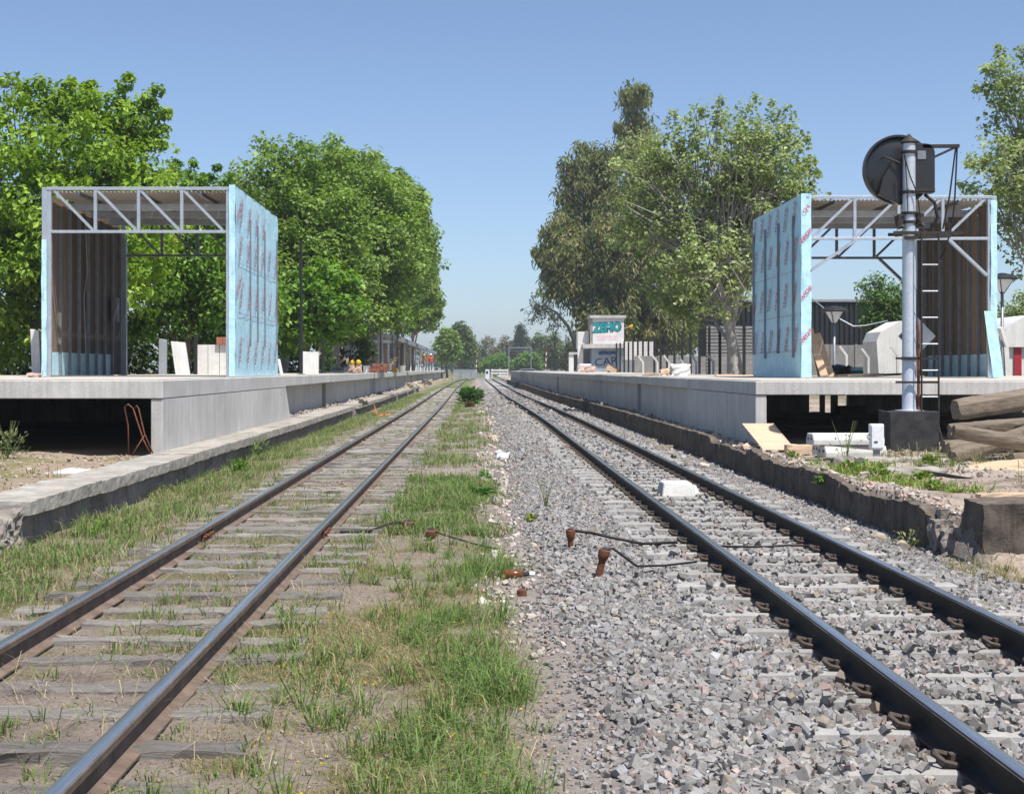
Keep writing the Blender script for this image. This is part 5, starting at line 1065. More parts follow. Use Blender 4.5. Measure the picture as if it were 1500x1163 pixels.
def log_mb(L, w_, h_, seed):
    r = np.random.default_rng(seed); n, m = 20, 34; vs = []; ph = r.uniform(0, 6.28, 4)
    for i in range(m):
        u = i / (m - 1); e = 1 - .10 * math.exp(-u * m / 1.2) - .10 * math.exp(-(1 - u) * m / 1.2)
        for k in range(n):
            a_ = 2 * math.pi * k / n; c_, s_ = math.cos(a_), math.sin(a_); q = (abs(c_) ** 3.4 + abs(s_) ** 3.4) ** (-1 / 3.4)
            q *= e * (1 + .035 * math.sin(5 * u + ph[0] + 2 * a_) + .03 * math.sin(11 * u + ph[1] + 3 * a_) + r.normal(0, .018) - (.13 if (k + seed) % 7 == 0 else 0) - .06 * (float(vn(u * L * 3, k * .8, 1., seed)) - .5))
            vs.append((u * L + (r.normal(0, .012) if i in (0, m - 1) else 0), c_ * q * w_ / 2, s_ * q * h_ / 2))
    fs = [(i * n + k, i * n + (k + 1) % n, (i + 1) * n + (k + 1) % n, (i + 1) * n + k) for i in range(m - 1) for k in range(n)] + [tuple(range(n - 1, -1, -1)), tuple((m - 1) * n + k for k in range(n))]
    return MB().add(vs, fs)
def timber(a, b, w_, h_, label, seed, roll=0.):
    a = Vector(a); b = Vector(b); L = (b - a).length; mb = log_mb(L, w_, h_, seed); q = (b - a).to_track_quat('X', 'Z').to_matrix() @ Matrix.Rotation(roll, 3, 'X')
    mb.v = [tuple(a + q @ Vector(v)) for v in mb.v]; t = simple(mb, 'old_timber', 'old_timber', label, 'timber', tg, bevel=.0, smooth='angle')
timber((6.16, 19.3, .83), (8.1, 19.7, 1.12), .25, .26, 'thick weathered timber on top of the heap, end towards the signal', 21, .15)
timber((5.86, 18.4, .60), (7.9, 18.2, .22), .18, .18, 'long weathered timber sloping down to the right across the heap', 22, .3)
timber((6.0, 18.9, .24), (8.2, 19.9, .80), .2, .19, 'timber with pale end propped low under the sloping timber', 23, .1)
timber((6.35, 20.2, .27), (8.3, 20.0, .30), .22, .22, 'lowest timber at the back of the heap', 24); timber((6.4, 20.3, .52), (8.4, 20.3, .66), .22, .22, 'dark timber behind the sloping timber', 25, .1); timber((6.7, 18.75, .22), (8.1, 18.9, .24), .2, .18, 'short lower timber at the front of the heap', 27)
timber((6.45, 20.7, .27), (8.4, 20.9, .30), .24, .22, 'timber lying at the very back of the heap under the deck edge', 28)
def mound(name, x, y, rx, ry, h, mat, label, seed, cat='heap'):
    n = 40; u = np.linspace(-1, 1, n); A, B = np.meshgrid(u, u, indexing='ij'); r = np.sqrt(A * A + B * B); X = x + A * rx; Y = y + B * ry
    base = ground_z(X, Y); Z = base - .03 + (h + .03) * np.clip(1 - r, 0, 1) ** .8 * (.75 + .5 * fbm(X, Y, 2.5, seed)) + .02 * (fbm(X, Y, 9, seed) - .5)
    Z = np.where(r >= 1, base - .06, Z); o = np_mesh(name, np.stack([X, Y, Z], -1).reshape(-1, 3), grid_faces(n, n), mat, smooth=True); tag(o, label, cat)
mound('sand_heap', 6.75, 18.1, 1.0, .95, .10, 'sand', 'low heap of yellow sand before the old timbers', 31); mound('gravel_heap', 6.6, 16.6, .45, .5, .07, 'concrete', 'small grey cement heap beside the yellow sand at the right edge', 32)
mound('soil_heap', -6.9, 17.6, .9, 1.5, .16, 'sand', 'low heap of sandy soil at the left edge before the platform opening', 33); mound('rubbish_heap', -5.0, 18.5, .4, .7, .07, 'white_concrete', 'small pale rubbish heap behind the left coping', 34)
t = thing('steel_rods', (-4.85, 21.4, .12), 'bent rusty reinforcing rods at the left platform opening', 'steel rods')
for k, pts in enumerate(([(-5.02, 21.5, .1), (-5.03, 21.5, .55), (-5.08, 21.5, .82), (-5.03, 21.5, .86), (-4.96, 21.5, .80), (-4.80, 21.45, .35), (-4.68, 21.4, .14)], [(-4.93, 21.5, .80), (-4.91, 21.5, .84), (-4.88, 21.5, .80), (-4.80, 21.5, .45), (-4.64, 21.4, .13)], [(-4.78, 21.45, .42), (-4.97, 21.4, .1)])): MB().tube(pts, .011, 6).build('rod', 'rust', t, smooth=True)

# ------------------------------------------------------------------ right platform furniture
t = thing('mesh_fence', (8.62, 46, zR), 'row of dark upright posts with wire mesh along the back of the right platform', 'fence')
fy = np.arange(43.5, 92, 2.35)
for i, y in enumerate(fy):
    h = 1.75 + rng.normal(0, .05); MB().box((8.565 + drR(y) * .5, y - .045, zR), (8.655 + drR(y) * .5, y + .045, zR + h)).build('post', 'dark_post', t)
    if i < len(fy) - 1:
        m = MB(); xa, xb = 8.61 + drR(y) * .5, 8.61 + drR(fy[i + 1]) * .5
        for k in range(10): m.bar((xa, y, zR + .15 + k * .165), (xb, fy[i + 1], zR + .15 + k * .165), .006, .006)
        m.build('wire_panel', 'dark_post', t)
def bent_post(x, y, z, h, label, rz=0., group='bent concrete fence posts'):
    s = math.cos(rz); c = math.sin(rz); m = MB(); m.bar((x, y, z), (x, y, z + h), .07, .07); m.bar((x, y, z + h - .02), (x - .2 * s, y - .2 * c, z + h + .25), .065, .065); simple(m, 'fence_post', 'white_concrete', label, 'fence post', group)
for i, (x, Yp, nm) in enumerate(((942, 62, 'first'), (963, 60, 'second'), (980, 58, 'third'), (1000, 56, 'fourth'), (1020, 55, 'fifth'), (1045, 53, 'sixth'))): bent_post(PX(x, Yp), Yp, .1, PZ(530, Yp) - .1, '%s white bent concrete post from the tank building behind the mesh fence' % nm)
bent_post(PX(1240, 44), 44, .3, PZ(520, 44) - .3, 'leaning-topped concrete post right of the lamp seen through the right-hand shelter'); bent_post(PX(1272, 45), 45, .3, PZ(523, 45) - .3, 'second bent concrete post seen through the right-hand shelter'); bent_post(PX(1315, 46), 46, .3, PZ(520, 46) - .3, 'third bent concrete post seen through the right-hand shelter, left of the mast')
simple(MB().bar((PX(1478, 40), 40, .4), (PX(1473, 40), 40, PZ(505, 40)), .12, .12).bar((PX(1473, 40), 40, PZ(506, 40)), (PX(1463, 40), 39.9, PZ(480, 40)), .11, .11), 'fence_post', 'white_concrete', 'bent concrete post right of the right-hand shelter', 'fence post', 'bent concrete fence posts')
t = thing('foam_block', (PX(990, 42), 42, zR), 'white block with torn packing lying on the right platform', 'block'); xx = PX(990, 42)
rough_block((xx - .12, 42, zR), (xx + .42, 42.5, zR + .33), (4, 4, 4), .02, 41).build('block', 'white_paint', t, bevel=.0); rough_block((xx - .42, 42.0, zR), (xx - .14, 42.3, zR + .2), (4, 3, 3), .03, 42).build('torn_wrapping', 'pale_wood', t)
simple(rough_block((xx - .9, 42.1, zR + .01), (xx - .45, 42.4, zR + .07), (4, 3, 2), .012, 43), 'board_offcut', 'pale_wood', 'low pile of board offcuts left of the white block', 'boards', 'boards on the right platform')
simple(rough_block((6.0, 37.5, zR + .012), (7.4, 38., zR + .05), (4, 3, 2), .012, 44), 'flat_board', 'pale_wood', 'flat board lying beside the blue wall of the right-hand shelter', 'boards', 'boards on the right platform')
t = thing('leaning_planks', (PX(1200, 32), 32, zR), 'rough pale planks leaning inside the right-hand shelter by its blue wall', 'planks')
for k, (x, dx, h, w_) in enumerate(((1198, -.12, 1.05, .16), (1207, -.10, .95, .18), (1193, -.04, 1.2, .12))): X_ = PX(x, 31.6 + k * .2); MB().bar((X_ + .12, 31.5 + k * .2, zR + .02), (X_ + dx, 31.9 + k * .2, zR + h), w_, .04, up=(0, 1, 0)).build('plank', 'pale_wood' if k < 2 else 'board_wood', t)
m = rough_block((PX(1222, 36), 35.6, zR + .01), (PX(1243, 36), 36.1, zR + .27), (5, 4, 4), .035, 45); simple(m, 'black_sacks', 'black_paint', 'crumpled black plastic sack on the floor of the right-hand shelter', 'sack')
t = thing('paint_bucket', (PX(1255, 35), 35, zR), 'small bucket with pale band beside the black sack', 'bucket'); MB().lathe([(.13, 0), (.15, .22), (.155, .23)], (PX(1255, 35), 35, zR + .012), 14).build('bucket', 'white_enamel', t, smooth='angle'); MB().lathe([(.146, .05), (.157, .15)], (PX(1255, 35), 35, zR + .012), 14).build('label_band', 'teal_paint', t)
for i, (x0_, x1_, y_, lab) in enumerate(((1268, 1330, 33.0, 'dark plank lying on the shelter floor left of the mast'), (1225, 1300, 31.5, 'thin dark batten along the front of the right-hand shelter floor'))): simple(MB().bar((PX(x0_, y_), y_, zR + .05), (PX(x1_, y_), y_ + .5, zR + .08), .18, .05), 'floor_plank', 'board_wood', lab, 'plank', 'planks on the right shelter floor')
def lamp(x, Yp, ytop, z0, label):
    X_ = PX(x, Yp); zt_ = PZ(ytop, Yp); t = thing('street_lamp', (X_, Yp, z0), label, 'street lamp', 'lamp posts behind the right platform')
    MB().tube([(X_, Yp, z0), (X_, Yp, z0 + .6), (X_, Yp, zt_ - .5)], [.07, .045, .04], 10).build('pole', 'galv_dark', t, smooth=True)
    MB().lathe([(.06, zt_ - .5), (.09, zt_ - .46), (.24, zt_ - .2), (.25, zt_ - .18)], (X_, Yp, 0), 14).build('lantern_glass', 'white_enamel', t, smooth='angle'); shade_o = MB().lathe([(.40, zt_ - .18), (.41, zt_ - .15), (.30, zt_ - .06), (.05, zt_)], (X_, Yp, 0), 16).build('shade', 'dark_post', t, smooth='angle')
    for a in (0, 2.1, 4.2): MB().tube([(X_ + .05 * math.cos(a), Yp + .05 * math.sin(a), zt_ - .55), (X_ + .3 * math.cos(a), Yp + .3 * math.sin(a), zt_ - .17)], .012, 5).build('lantern_rib', 'dark_post', shade_o)
lamp(1222, 44, 448, .3, 'street lamp with dark shade seen through the right-hand shelter'); lamp(1468, 40, 400, .4, 'street lamp with dark shade right of the right-hand shelter')
simple(MB().tube([P(1190, 438, 47), P(1220, 462, 46), P(1250, 478, 46), P(1267, 477, 46), P(1300, 470, 47)], .02, 5), 'overhead_wire', 'galv', 'sagging pale cable crossing behind the lamp in the right-hand shelter', 'cable', smooth=True)
# ------------------------------------------------------------------ buildings and walls at the right
t = thing('warehouse', (PX(1230, 95), 98, .4), 'long black corrugated warehouse behind the right-hand shelter', 'warehouse'); xa, xb, zt_ = PX(1085, 95), PX(1345, 95), PZ(441, 95)
MB().box((xa, 95.2, .2), (xb, 112, zt_ - .05)).build('wall', 'warehouse', t)
for k in range(36): x = xa + (xb - xa) * (k + .5) / 36; MB().box((x - .08, 95.1, .3), (x + .08, 95.19, zt_ - .1)).build('cladding_rib', 'warehouse', t)
MB().box((xa - .1, 95, zt_ - .05), (xb + .1, 112.2, zt_ + .1)).build('roof_edge', 'grey_paint', t)
t = thing('boundary_wall', (PX(1200, 74), 74, .2), 'low grey concrete boundary wall behind the right platform', 'wall')
for k in range(17):
    a, b = 930 + k * 36, 930 + (k + 1) * 36 - 1.2; zt_ = PZ(521 if k < 5 else 505, 74); MB().box((PX(a, 74), 74, .1), (PX(b, 74), 74.2, zt_ + rng.normal(0, .02))).build('wall_panel', 'grey_block_wall', t); MB().box((PX(b, 74) - .02, 73.95, .1), (PX(b, 74) + .10, 74.1, zt_ + .03)).build('pier', 'grey_block_wall', t)
t = thing('slatted_screen', (PX(1070, 66), 66, .3), 'grey horizontal-slat screen behind the poplar trunks', 'screen'); 
for k in range(14): MB().box((PX(1035, 66), 66, 1.2 + k * .15), (PX(1104, 66), 66.03, 1.31 + k * .15)).build('slat', 'grey_block_wall', t)
for x in (1035, 1070, 1103): MB().box((PX(x, 66), 66.04, .2), (PX(x, 66) + .1, 66.12, 3.4)).build('post', 'dark_post', t)
t = thing('white_hut', (PX(1500, 62), 64, .4), 'white hut with curved roof and red door at the right edge', 'hut'); a, b = PX(1462, 62), PX(1580, 62); zt_ = PZ(505, 62)
MB().box((a + .3, 62, .2), (b, 66, zt_)).build('wall', 'white_paint', t)
poly = [(a, zt_ - .1)] + [(a + (b - a) * f, zt_ - .1 + 1.35 * math.sin(math.pi * min(1, f * 1.05 + .02)) ** .6) for f in np.linspace(.03, .94, 14)] + [(b, zt_ - .1)]
MB().prism(poly, 1, 61.8, 66.2).build('curved_roof', 'white_paint', t); MB().box((PX(1486, 61.9), 61.93, .3), (PX(1497, 61.9), 61.99, zt_ - .12)).build('door', 'red_paint', t); MB().box((PX(1480, 61.9), 61.95, zt_ - .1), (PX(1505, 61.9), 61.99, zt_ - .02)).build('lintel', 'concrete', t)
simple(MB().prism([(PX(1345, 55), .3), (PX(1345, 55), PZ(478, 55)), (PX(1320, 55), PZ(470, 55)), (PX(1290, 55), PZ(486, 55)), (PX(1284, 55), PZ(500, 55)), (PX(1290, 55), .3)], 1, 55, 57), 'white_shed', 'white_paint', 'low whitewashed shed seen through the right-hand shelter left of the mast', 'shed')
# tank building with graffiti
Yb = 110; t = thing('tank_building', (PX(890, Yb), Yb + 2, .1), 'white building with a square water tank on its roof and spray-painted lettering', 'building')
X = lambda x: PX(x, Yb); Z = lambda y: PZ(y, Yb)
tank_o = MB().box((X(868), Yb, Z(504)), (X(914), Yb + 2.4, Z(466))).build('tank', 'white_paint', t); MB().box((X(864), Yb - .15, Z(466) + .004), (X(917), Yb + 2.6, Z(462))).build('tank_rim', 'concrete', t)
MB().box((X(864.5), Yb + .05, Z(504)), (X(867.7), Yb + 2.3, Z(467))).build('tank_pier', 'old_concrete', t)
MB().box((X(853), Yb - .5, Z(510)), (X(915), Yb + 3, Z(504.3))).build('roof_slab', 'concrete', t)
low_o = MB().hexa([(X(867), Yb + .1, .3), (X(906), Yb + .1, .3), (X(906), Yb + 3, .3), (X(867), Yb + 3, .3), (X(867), Yb + .1, Z(510.2)), (X(914), Yb + .1, Z(510.2)), (X(914), Yb + 3, Z(510.2)), (X(867), Yb + 3, Z(510.2))]).build('lower_wall', 'blue_grey_paint', t)
MB().box((X(847), Yb + .6, Z(511)), (X(863.5), Yb + 2.5, Z(485.5))).build('side_tank', 'white_paint', t); MB().box((X(847), Yb + .5, .3), (X(855), Yb + .9, Z(511.2))).build('column', 'white_paint', t); MB().box((X(834), Yb + .5, .3), (X(841), Yb + .9, Z(519))).build('column', 'white_paint', t); MB().box((X(834), Yb + .4, Z(519)), (X(846.8), Yb + 1, Z(516))).build('beam', 'concrete', t)
MB().box((X(855.2), Yb + 2.2, .3), (X(866.8), Yb + 2.6, Z(511.2))).build('recess_wall', 'grey_paint', t)
MB().box((X(907), Yb + 1.2, Z(527)), (X(962), Yb + 5, Z(500))).build('wing_upper_wall', 'white_paint', t); MB().box((X(907), Yb + 1.1, .3), (X(962), Yb + 5.1, Z(527.2))).build('wing_lower_wall', 'grey_paint', t)
put_text('ZEMO', 'teal_paint', tank_o, (X(889), Yb - .012, Z(480)), .88, (0, R(-3), 0), .07, 'graffiti_lettering', .82)
put_text('ZEMO', 'black_spray', tank_o, (X(889.6), Yb - .006, Z(480.2)), .9, (0, R(-3), 0), .10, 'graffiti_outline', .82)
put_text('zemo', 'pink_spray', tank_o, (X(889), Yb - .01, Z(494)), .7, (0, 0, 0), .02, 'graffiti_ghost'); MB().tube([(X(877 + 1.1 * q), Yb + .095, Z(517 + 2.6 * math.sin(q * 1.9) * (1 - .02 * q))) for q in range(24)], .085, 5).build('graffiti_scrawl', 'blue_spray', low_o); MB().tube([(X(878 + 1.2 * q), Yb + .10, Z(517 + 2.2 * math.cos(q * 2.6 + 1))) for q in range(20)], .06, 5).build('graffiti_scrawl', 'blue_spray', low_o); put_text('CAR', 'black_spray', low_o, (X(888), Yb + .09, Z(530)), .8, (0, R(-6), 0), .0, 'graffiti_lettering', 1.1)
t2 = thing('wall_lamp', (X(918), Yb, Z(482)), 'orange horn-shaped lamp sticking out of the tank side', 'lamp'); MB().tube([(X(914.2), Yb + .4, Z(481)), (X(921), Yb + .2, Z(479))], .03, 6).build('arm', 'galv', t2); MB().lathe([(.05, 0), (.12, .12), (.22, .3)], (X(921), Yb + .2, Z(478.7)), 10, ax=0).build('horn', 'yellow_plastic', t2)
bp = thing('plank_heap', (PX(894, 88), 88, zR), 'propped boards and scrap wood before the tank building', 'planks')
for k, (a, b) in enumerate((((889, 537), (902, 547)), ((893, 537), (906, 547)), ((888, 540), (895, 547)), ((898, 541), (909, 548)))): p, q = P(a[0], a[1], 88 + k * .15), P(b[0], b[1], 88 + k * .15); MB().bar(p, (q[0], q[1], zR + .03), .3, .06, up=(0, 1, 0)).build('plank', ('pale_wood', 'board_wood')[k % 2], bp)
simple(rough_block((X(830), 95, zR), (X(850), 95.6, zR + .35), (5, 2, 2), .04, 51), 'brick_heap', 'pink_plaster', 'low heap of bricks on the far right platform left of the tank building', 'heap')
simple(rough_block((PX(846, 96), 96, zR), (PX(866, 96), 96.7, zR + .5), (4, 3, 3), .03, 52), 'cement_bags', 'white_concrete', 'stack of pale bags on the far right platform before the tank building', 'bags')

# ------------------------------------------------------------------ left platform furniture
pg = 'thin dark posts along the left platform'
for x, Yp, yt, lab in ((404, 37.2, 325, 'thin dark post right behind the left shelter'), (441, 43.5, 352, 'thin dark post standing right of the left shelter'), (473, 52, 496, 'short dark post among the trees right of the white slab'), (547, 76, 462, 'thin dark post left of the canopy, nearer of a close pair'), (557.5, 80, 460, 'thin dark post left of the canopy, farther of a close pair'), (574.5, 92, 490, 'thin dark post before the near end of the canopy'), (582, 96, 470, 'thin dark post just inside the near end of the canopy')):
    X_ = PX(x, Yp); t = thing('steel_post', (X_, Yp, zL), lab, 'post', pg); r_ = .055 if Yp < 60 else .065; zt_ = PZ(yt, Yp); MB().tube([(X_, Yp, zL), (X_, Yp, (zL + zt_) / 2)], r_, 10).build('lower_tube', 'dark_post', t, smooth='angle'); MB().tube([(X_, Yp, (zL + zt_) / 2), (X_, Yp, zt_)], r_ * .72, 10).build('upper_tube', 'dark_post', t, smooth='angle'); MB().lathe([(.12, 0), (.12, .02)], (X_, Yp, zL + .013), 8).build('base_plate', 'galv_dark', t)
def slab(x0, x1, yt, yb, Yp, th, lean, label, mat='white_paint', z0=None):
    a, b = PX(x0, Yp), PX(x1, Yp); zt_ = PZ(yt, Yp); z0 = zL if z0 is None else z0
    MBx = MB().hexa([(a, Yp, z0), (b, Yp, z0), (b, Yp + th, z0), (a, Yp + th, z0), (a + lean, Yp + .05, zt_), (b + lean, Yp + .05, zt_ - .03), (b + lean, Yp + th + .05, zt_ - .03), (a + lean, Yp + th + .05, zt_)]); simple(MBx, 'white_slab', mat, label, 'slab', 'white slabs behind the left platform', bevel=.01)
slab(443, 466, 515, 547, 47, .25, .0, 'upright white slab standing on the left platform right of the shelter'); slab(410, 414, 525, 547, 45, .2, -.1, 'narrow leaning white post right behind the blue wall of the left shelter')
slab(47, 60, 482, 552, 31, .15, -.06, 'leaning white slab at the left edge beside the left shelter'); slab(257, 277, 500, 552, 40, .2, -.14, 'leaning white slab seen through the left shelter'); slab(232, 243, 496, 552, 41, .15, .0, 'dark narrow slab seen through the left shelter left of the white ones', 'grey_paint')
t = thing('white_wall', (PX(315, 44.5), 44.5, .3), 'white panelled garden wall seen through the left shelter', 'wall')
for k in range(4): a, b = 288 + k * 17, 288 + (k + 1) * 17 - .8; MB().box((PX(a, 44.5), 44.5, .1), (PX(b, 44.5), 44.7, PZ(505, 44.5))).build('wall_panel', 'white_paint', t)
for k in range(3): MB().box((PX(318 + 9 * k, 44.5), 44.4, PZ(504.8, 44.5)), (PX(326.5 + 9 * k, 44.5), 44.7, PZ(494, 44.5))).build('brick', 'brick', t)
simple(MB().box((PX(284, 43), 43, zL - 1), (PX(288.5, 43), 43.1, PZ(490, 43))), 'dark_gate_post', 'dark_post', 'dark gate post beside the white garden wall', 'post')
simple(rough_block((PX(40, 27.6), 27.5, zL + .01), (PX(60, 27.6), 27.8, zL + .08), (4, 2, 2), .015, 53), 'brick_pieces', 'pink_plaster', 'pinkish broken bricks on the deck beside the left shelter', 'rubble')
t = thing('sawhorse', (PX(505, 62), 62, zL), 'pale timber trestle on the left platform', 'trestle')
for a, b in (((508, 521), (512, 546)), ((510, 521), (490, 538)), ((496, 534), (500, 546))): p, q = P(*a, 62), P(*b, 62); MB().bar(p, (q[0], q[1], max(zL + .02, q[2])), .1, .1).build('leg', 'pale_wood', t)
simple(rough_block((PX(488, 61), 61, zL), (PX(512, 61), 61.8, zL + .22), (6, 3, 2), .04, 54), 'tarpaulin_heap', 'grey_paint', 'grey crumpled tarpaulin heap below the trestle', 'tarpaulin'); simple(MB().bar((PX(474, 60), 60, zL + .05), (PX(505, 60), 60.3, zL + .08), .25, .06), 'board_stack', 'pale_wood', 'flat boards on the left platform before the tarpaulin heap', 'boards')
for x, lab in ((516, 'left-hand pale sack with an orange-yellow lamp on top, on the left platform'), (525, 'right-hand pale sack with an orange-yellow lamp on top, on the left platform')):
    X_ = PX(x, 60); t = thing('warning_lamp', (X_, 60, zL), lab, 'warning lamp', 'warning lamps on the left platform'); rough_block((X_ - .12, 59.9, zL), (X_ + .12, 60.15, zL + .34), (3, 3, 4), .02, int(x)).build('sack', 'pink_plaster', t); MB().lathe([(.05, 0), (.11, .06), (.12, .12), (.08, .2), (.02, .23)], (X_, 60.02, zL + .32), 12).build('lamp', 'yellow_plastic', t, smooth='angle')
t = thing('brick_stack', (PX(552, 66), 66, zL), 'stack of red bricks on the left platform', 'bricks'); b0 = None
for r_ in range(5):
    for c in range(5):
        if r_ > 2 and c < 1: continue
        p = (PX(540, 66) + .16 * c + .02 * (r_ % 2), 66 + rng.normal(0, .01), zL + .012 + .082 * r_)
        if b0 is None: b0 = MB().box((p[0], p[1], p[2]), (p[0] + .15, p[1] + .3, p[2] + .075)).build('brick', 'brick', t)
        else: dup(b0, t, (p[0] + .075, p[1] + .15, p[2]), (0, 0, rng.normal(0, .03)))
t = thing('pallet', (PX(570, 70), 70, zL), 'wooden pallet propped upright beside the brick stack', 'pallet')
for k in range(5): p = P(563 + k * 1.6, 541 - k * 1.8, 70); MB().bar((p[0], 70, zL + .1 + .12 * k), (p[0] + .45, 70, zL + .2 + .13 * k), .07, .04, up=(0, 1, 0)).build('slat', 'pale_wood', t)
MB().box((PX(575, 70), 70.05, zL), (PX(577, 70), 70.1, zL + .55)).build('bearer', 'pale_wood', t)
simple(MB().lathe([(.14, 0), (.15, .12), (.08, .2), (.02, .24)], (PX(579, 72), 72, zL + .012), 10), 'yellow_helmet', 'yellow_plastic', 'yellow helmet lying on the left platform right of the pallet', 'helmet'); simple(MB().lathe([(.16, 0), (.2, .35), (.21, .36)], (PX(589, 76), 76, zL + .012), 12), 'grey_drum', 'concrete', 'pale grey drum on the left platform before the canopy', 'drum'); simple(MB().lathe([(.14, 0), (.17, .3), (.175, .31)], (PX(537, 68), 68, zL + .012), 12), 'white_bucket', 'white_enamel', 'white bucket left of the brick stack', 'bucket')
t = thing('orange_net', (PX(552, 51), 51, -.2), 'orange plastic netting hanging over a gap in the old coping', 'netting')
membrane_sheet('net', (PX(551, 51), 50.8, -.18), (.02, .5, 0), (-.1, .1, .36), 6, 8, .05, t, 7, (1, 0, 0)).data.materials[0] = MATS['orange_vest']; membrane_sheet('net_end', (PX(553, 50), 49.8, -.19), (.35, .3, .0), (.1, .5, .04), 6, 6, .05, t, 8, (0, 0, 1)).data.materials[0] = MATS['orange_vest']
for (x, y, Yp, s, lab) in ((531, 572, 52, .3, 'pale rubble lump in the wall gap above the orange netting'), (599, 563, 95, .5, 'broken concrete lump on the far old coping, left one'), (611, 560, 105, .6, 'broken concrete lump on the far old coping, middle one'), (627, 556, 125, .6, 'broken concrete lump on the far old coping, right one')):
    X_ = PX(x, Yp); simple(rough_block((X_ - s / 2, Yp - s / 2, .1), (X_ + s / 2, Yp + s / 2, .1 + s * .7), (7, 7, 6), .05, int(x), corr=2.5), 'concrete_lump', 'stone_pale', lab, 'rubble', 'concrete lumps on the old coping')
# platform canopy
Ya, Yb2 = 100, 200; t = thing('platform_canopy', (-7, 130, zL), 'long grey platform canopy on slim posts beneath the trees', 'canopy'); xr = -5.6
zr = PZ(496, 112)
MB().hexa([(-9.6, Ya, zr + .5), (xr, Ya, zr - .15), (xr, Yb2, zr - .15), (-9.6, Yb2, zr + .5), (-9.6, Ya, zr + .65), (xr, Ya, zr + .02), (xr, Yb2, zr + .02), (-9.6, Yb2, zr + .65)]).build('roof', 'roof_sheet', t)
MB().box((xr - .02, Ya - .02, zr - .3), (xr + .1, Yb2, zr + .04)).build('fascia', 'grey_paint', t); MB().box((-9.4, Ya - .06, zr - .55), (xr, Ya + .1, zr - .35)).build('end_beam', 'white_paint', t)
for k, y in enumerate(np.arange(Ya + .3, Yb2, 11.)):
    MB().tube([(xr - .4, y, zL), (xr - .4, y, zr - .1)], .07, 8).build('post', 'white_paint', t); MB().bar((xr - .4, y, zr - .9), (xr - 1.6, y, zr + .0), .06, .08).build('bracket', 'galv_dark', t)
t = thing('station_house', (-9.2, 140, zL), 'station house wall with dark openings under the far canopy', 'building'); MB().box((-12, 112, .2), (-8.6, 196, zr + .2)).build('wall', 'pink_plaster', t)
for k in range(9): y = 116 + k * 8.8; MB().box((-8.595, y, zL), (-8.56, y + 2.2, zL + 2.4)).build('doorway', 'glass_dark', t)
MB().box((-9.9, 111.9, .2), (-8.7, 111.98, zr)).build('end_wall', 'grey_paint', t); MB().box((PX(541, 100), 98, zL), (PX(546, 100), 98.4, PZ(515, 98))).build('brick_pier', 'pink_plaster', t)
# two workers
def person(label, x, y, z, h, cloth, face, pose):
    t = thing('person', (x, y, z), label, 'person', 'workers on the left platform'); k = h / 1.75
    J = dict(pel=(0, 0, .95), ch=(0, 0, 1.22), nk=(0, 0, 1.47), hd=(0, .02, 1.58), ht=(0, .02, 1.70), ls=(-.19, 0, 1.40), le=(-.25, .03, 1.13), lw=(-.22 + pose, .16, .92), lh=(-.2 + pose, .20, .84), rs=(.19, 0, 1.40), re=(.26, .02, 1.13), rw=(.25, .1, .90), rh=(.25, .12, .82),
             lk=(-.11, .02 + pose, .50), la=(-.12, -.02, .08), lt=(-.13, .12, .04), rk=(.11, .05, .50), ra=(.13, .0, .08), rt=(.14, .14, .04), lp=(-.09, 0, .90), rp=(.09, 0, .90))
    Rr = dict(pel=.15, ch=.16, nk=.06, hd=.10, ht=.075, ls=.07, le=.05, lw=.036, lh=.04, rs=.07, re=.05, rw=.036, rh=.04, lk=.065, la=.045, lt=.045, rk=.065, ra=.045, rt=.045, lp=.10, rp=.10)
    E = [('pel', 'ch'), ('ch', 'nk'), ('nk', 'hd'), ('hd', 'ht'), ('ch', 'ls'), ('ls', 'le'), ('le', 'lw'), ('lw', 'lh'), ('ch', 'rs'), ('rs', 're'), ('re', 'rw'), ('rw', 'rh'), ('pel', 'lp'), ('lp', 'lk'), ('lk', 'la'), ('la', 'lt'), ('pel', 'rp'), ('rp', 'rk'), ('rk', 'ra'), ('ra', 'rt')]
    names = list(J); me = bpy.data.meshes.new('body'); c, s_ = math.cos(face), math.sin(face)
    me.from_pydata([((a * c - b * s_) * k, (a * s_ + b * c) * k, d * k) for a, b, d in J.values()], [(names.index(a), names.index(b)) for a, b in E], [])
    o = bpy.data.objects.new('body', me); COL.objects.link(o); sk = o.modifiers.new('skin', 'SKIN'); ss = o.modifiers.new('sub', 'SUBSURF'); ss.levels = ss.render_levels = 1
    for i, n_ in enumerate(names): me.skin_vertices[0].data[i].radius = (Rr[n_] * k, Rr[n_] * k)
    me.skin_vertices[0].data[0].use_root = True
    bpy.context.view_layer.update(); dg = bpy.context.evaluated_depsgraph_get(); m2 = bpy.data.meshes.new_from_object(o.evaluated_get(dg)); bpy.data.objects.remove(o)
    m2.materials.clear()
    for mm in ('blue_cloth', cloth, 'skin'): m2.materials.append(MATS[mm])
    for p in m2.polygons: zc = p.center.z / k; xc = math.hypot(p.center.x, p.center.y) / k; p.material_index = 2 if zc > 1.47 or (zc < 1.0 and xc > .21 and zc > .75) else (1 if zc > .93 else 0); p.use_smooth = True
    link('body', m2, None, t, (x, y, z))
    MB().lathe([(.15 * k, 0), (.125 * k, .02), (.12 * k, .07), (.08 * k, .13), (.02, .15)], (x, y + .02, z + 1.62 * k), 12).build('helmet', 'white_enamel' if cloth == 'orange_cloth' else 'yellow_plastic', t, smooth='angle')
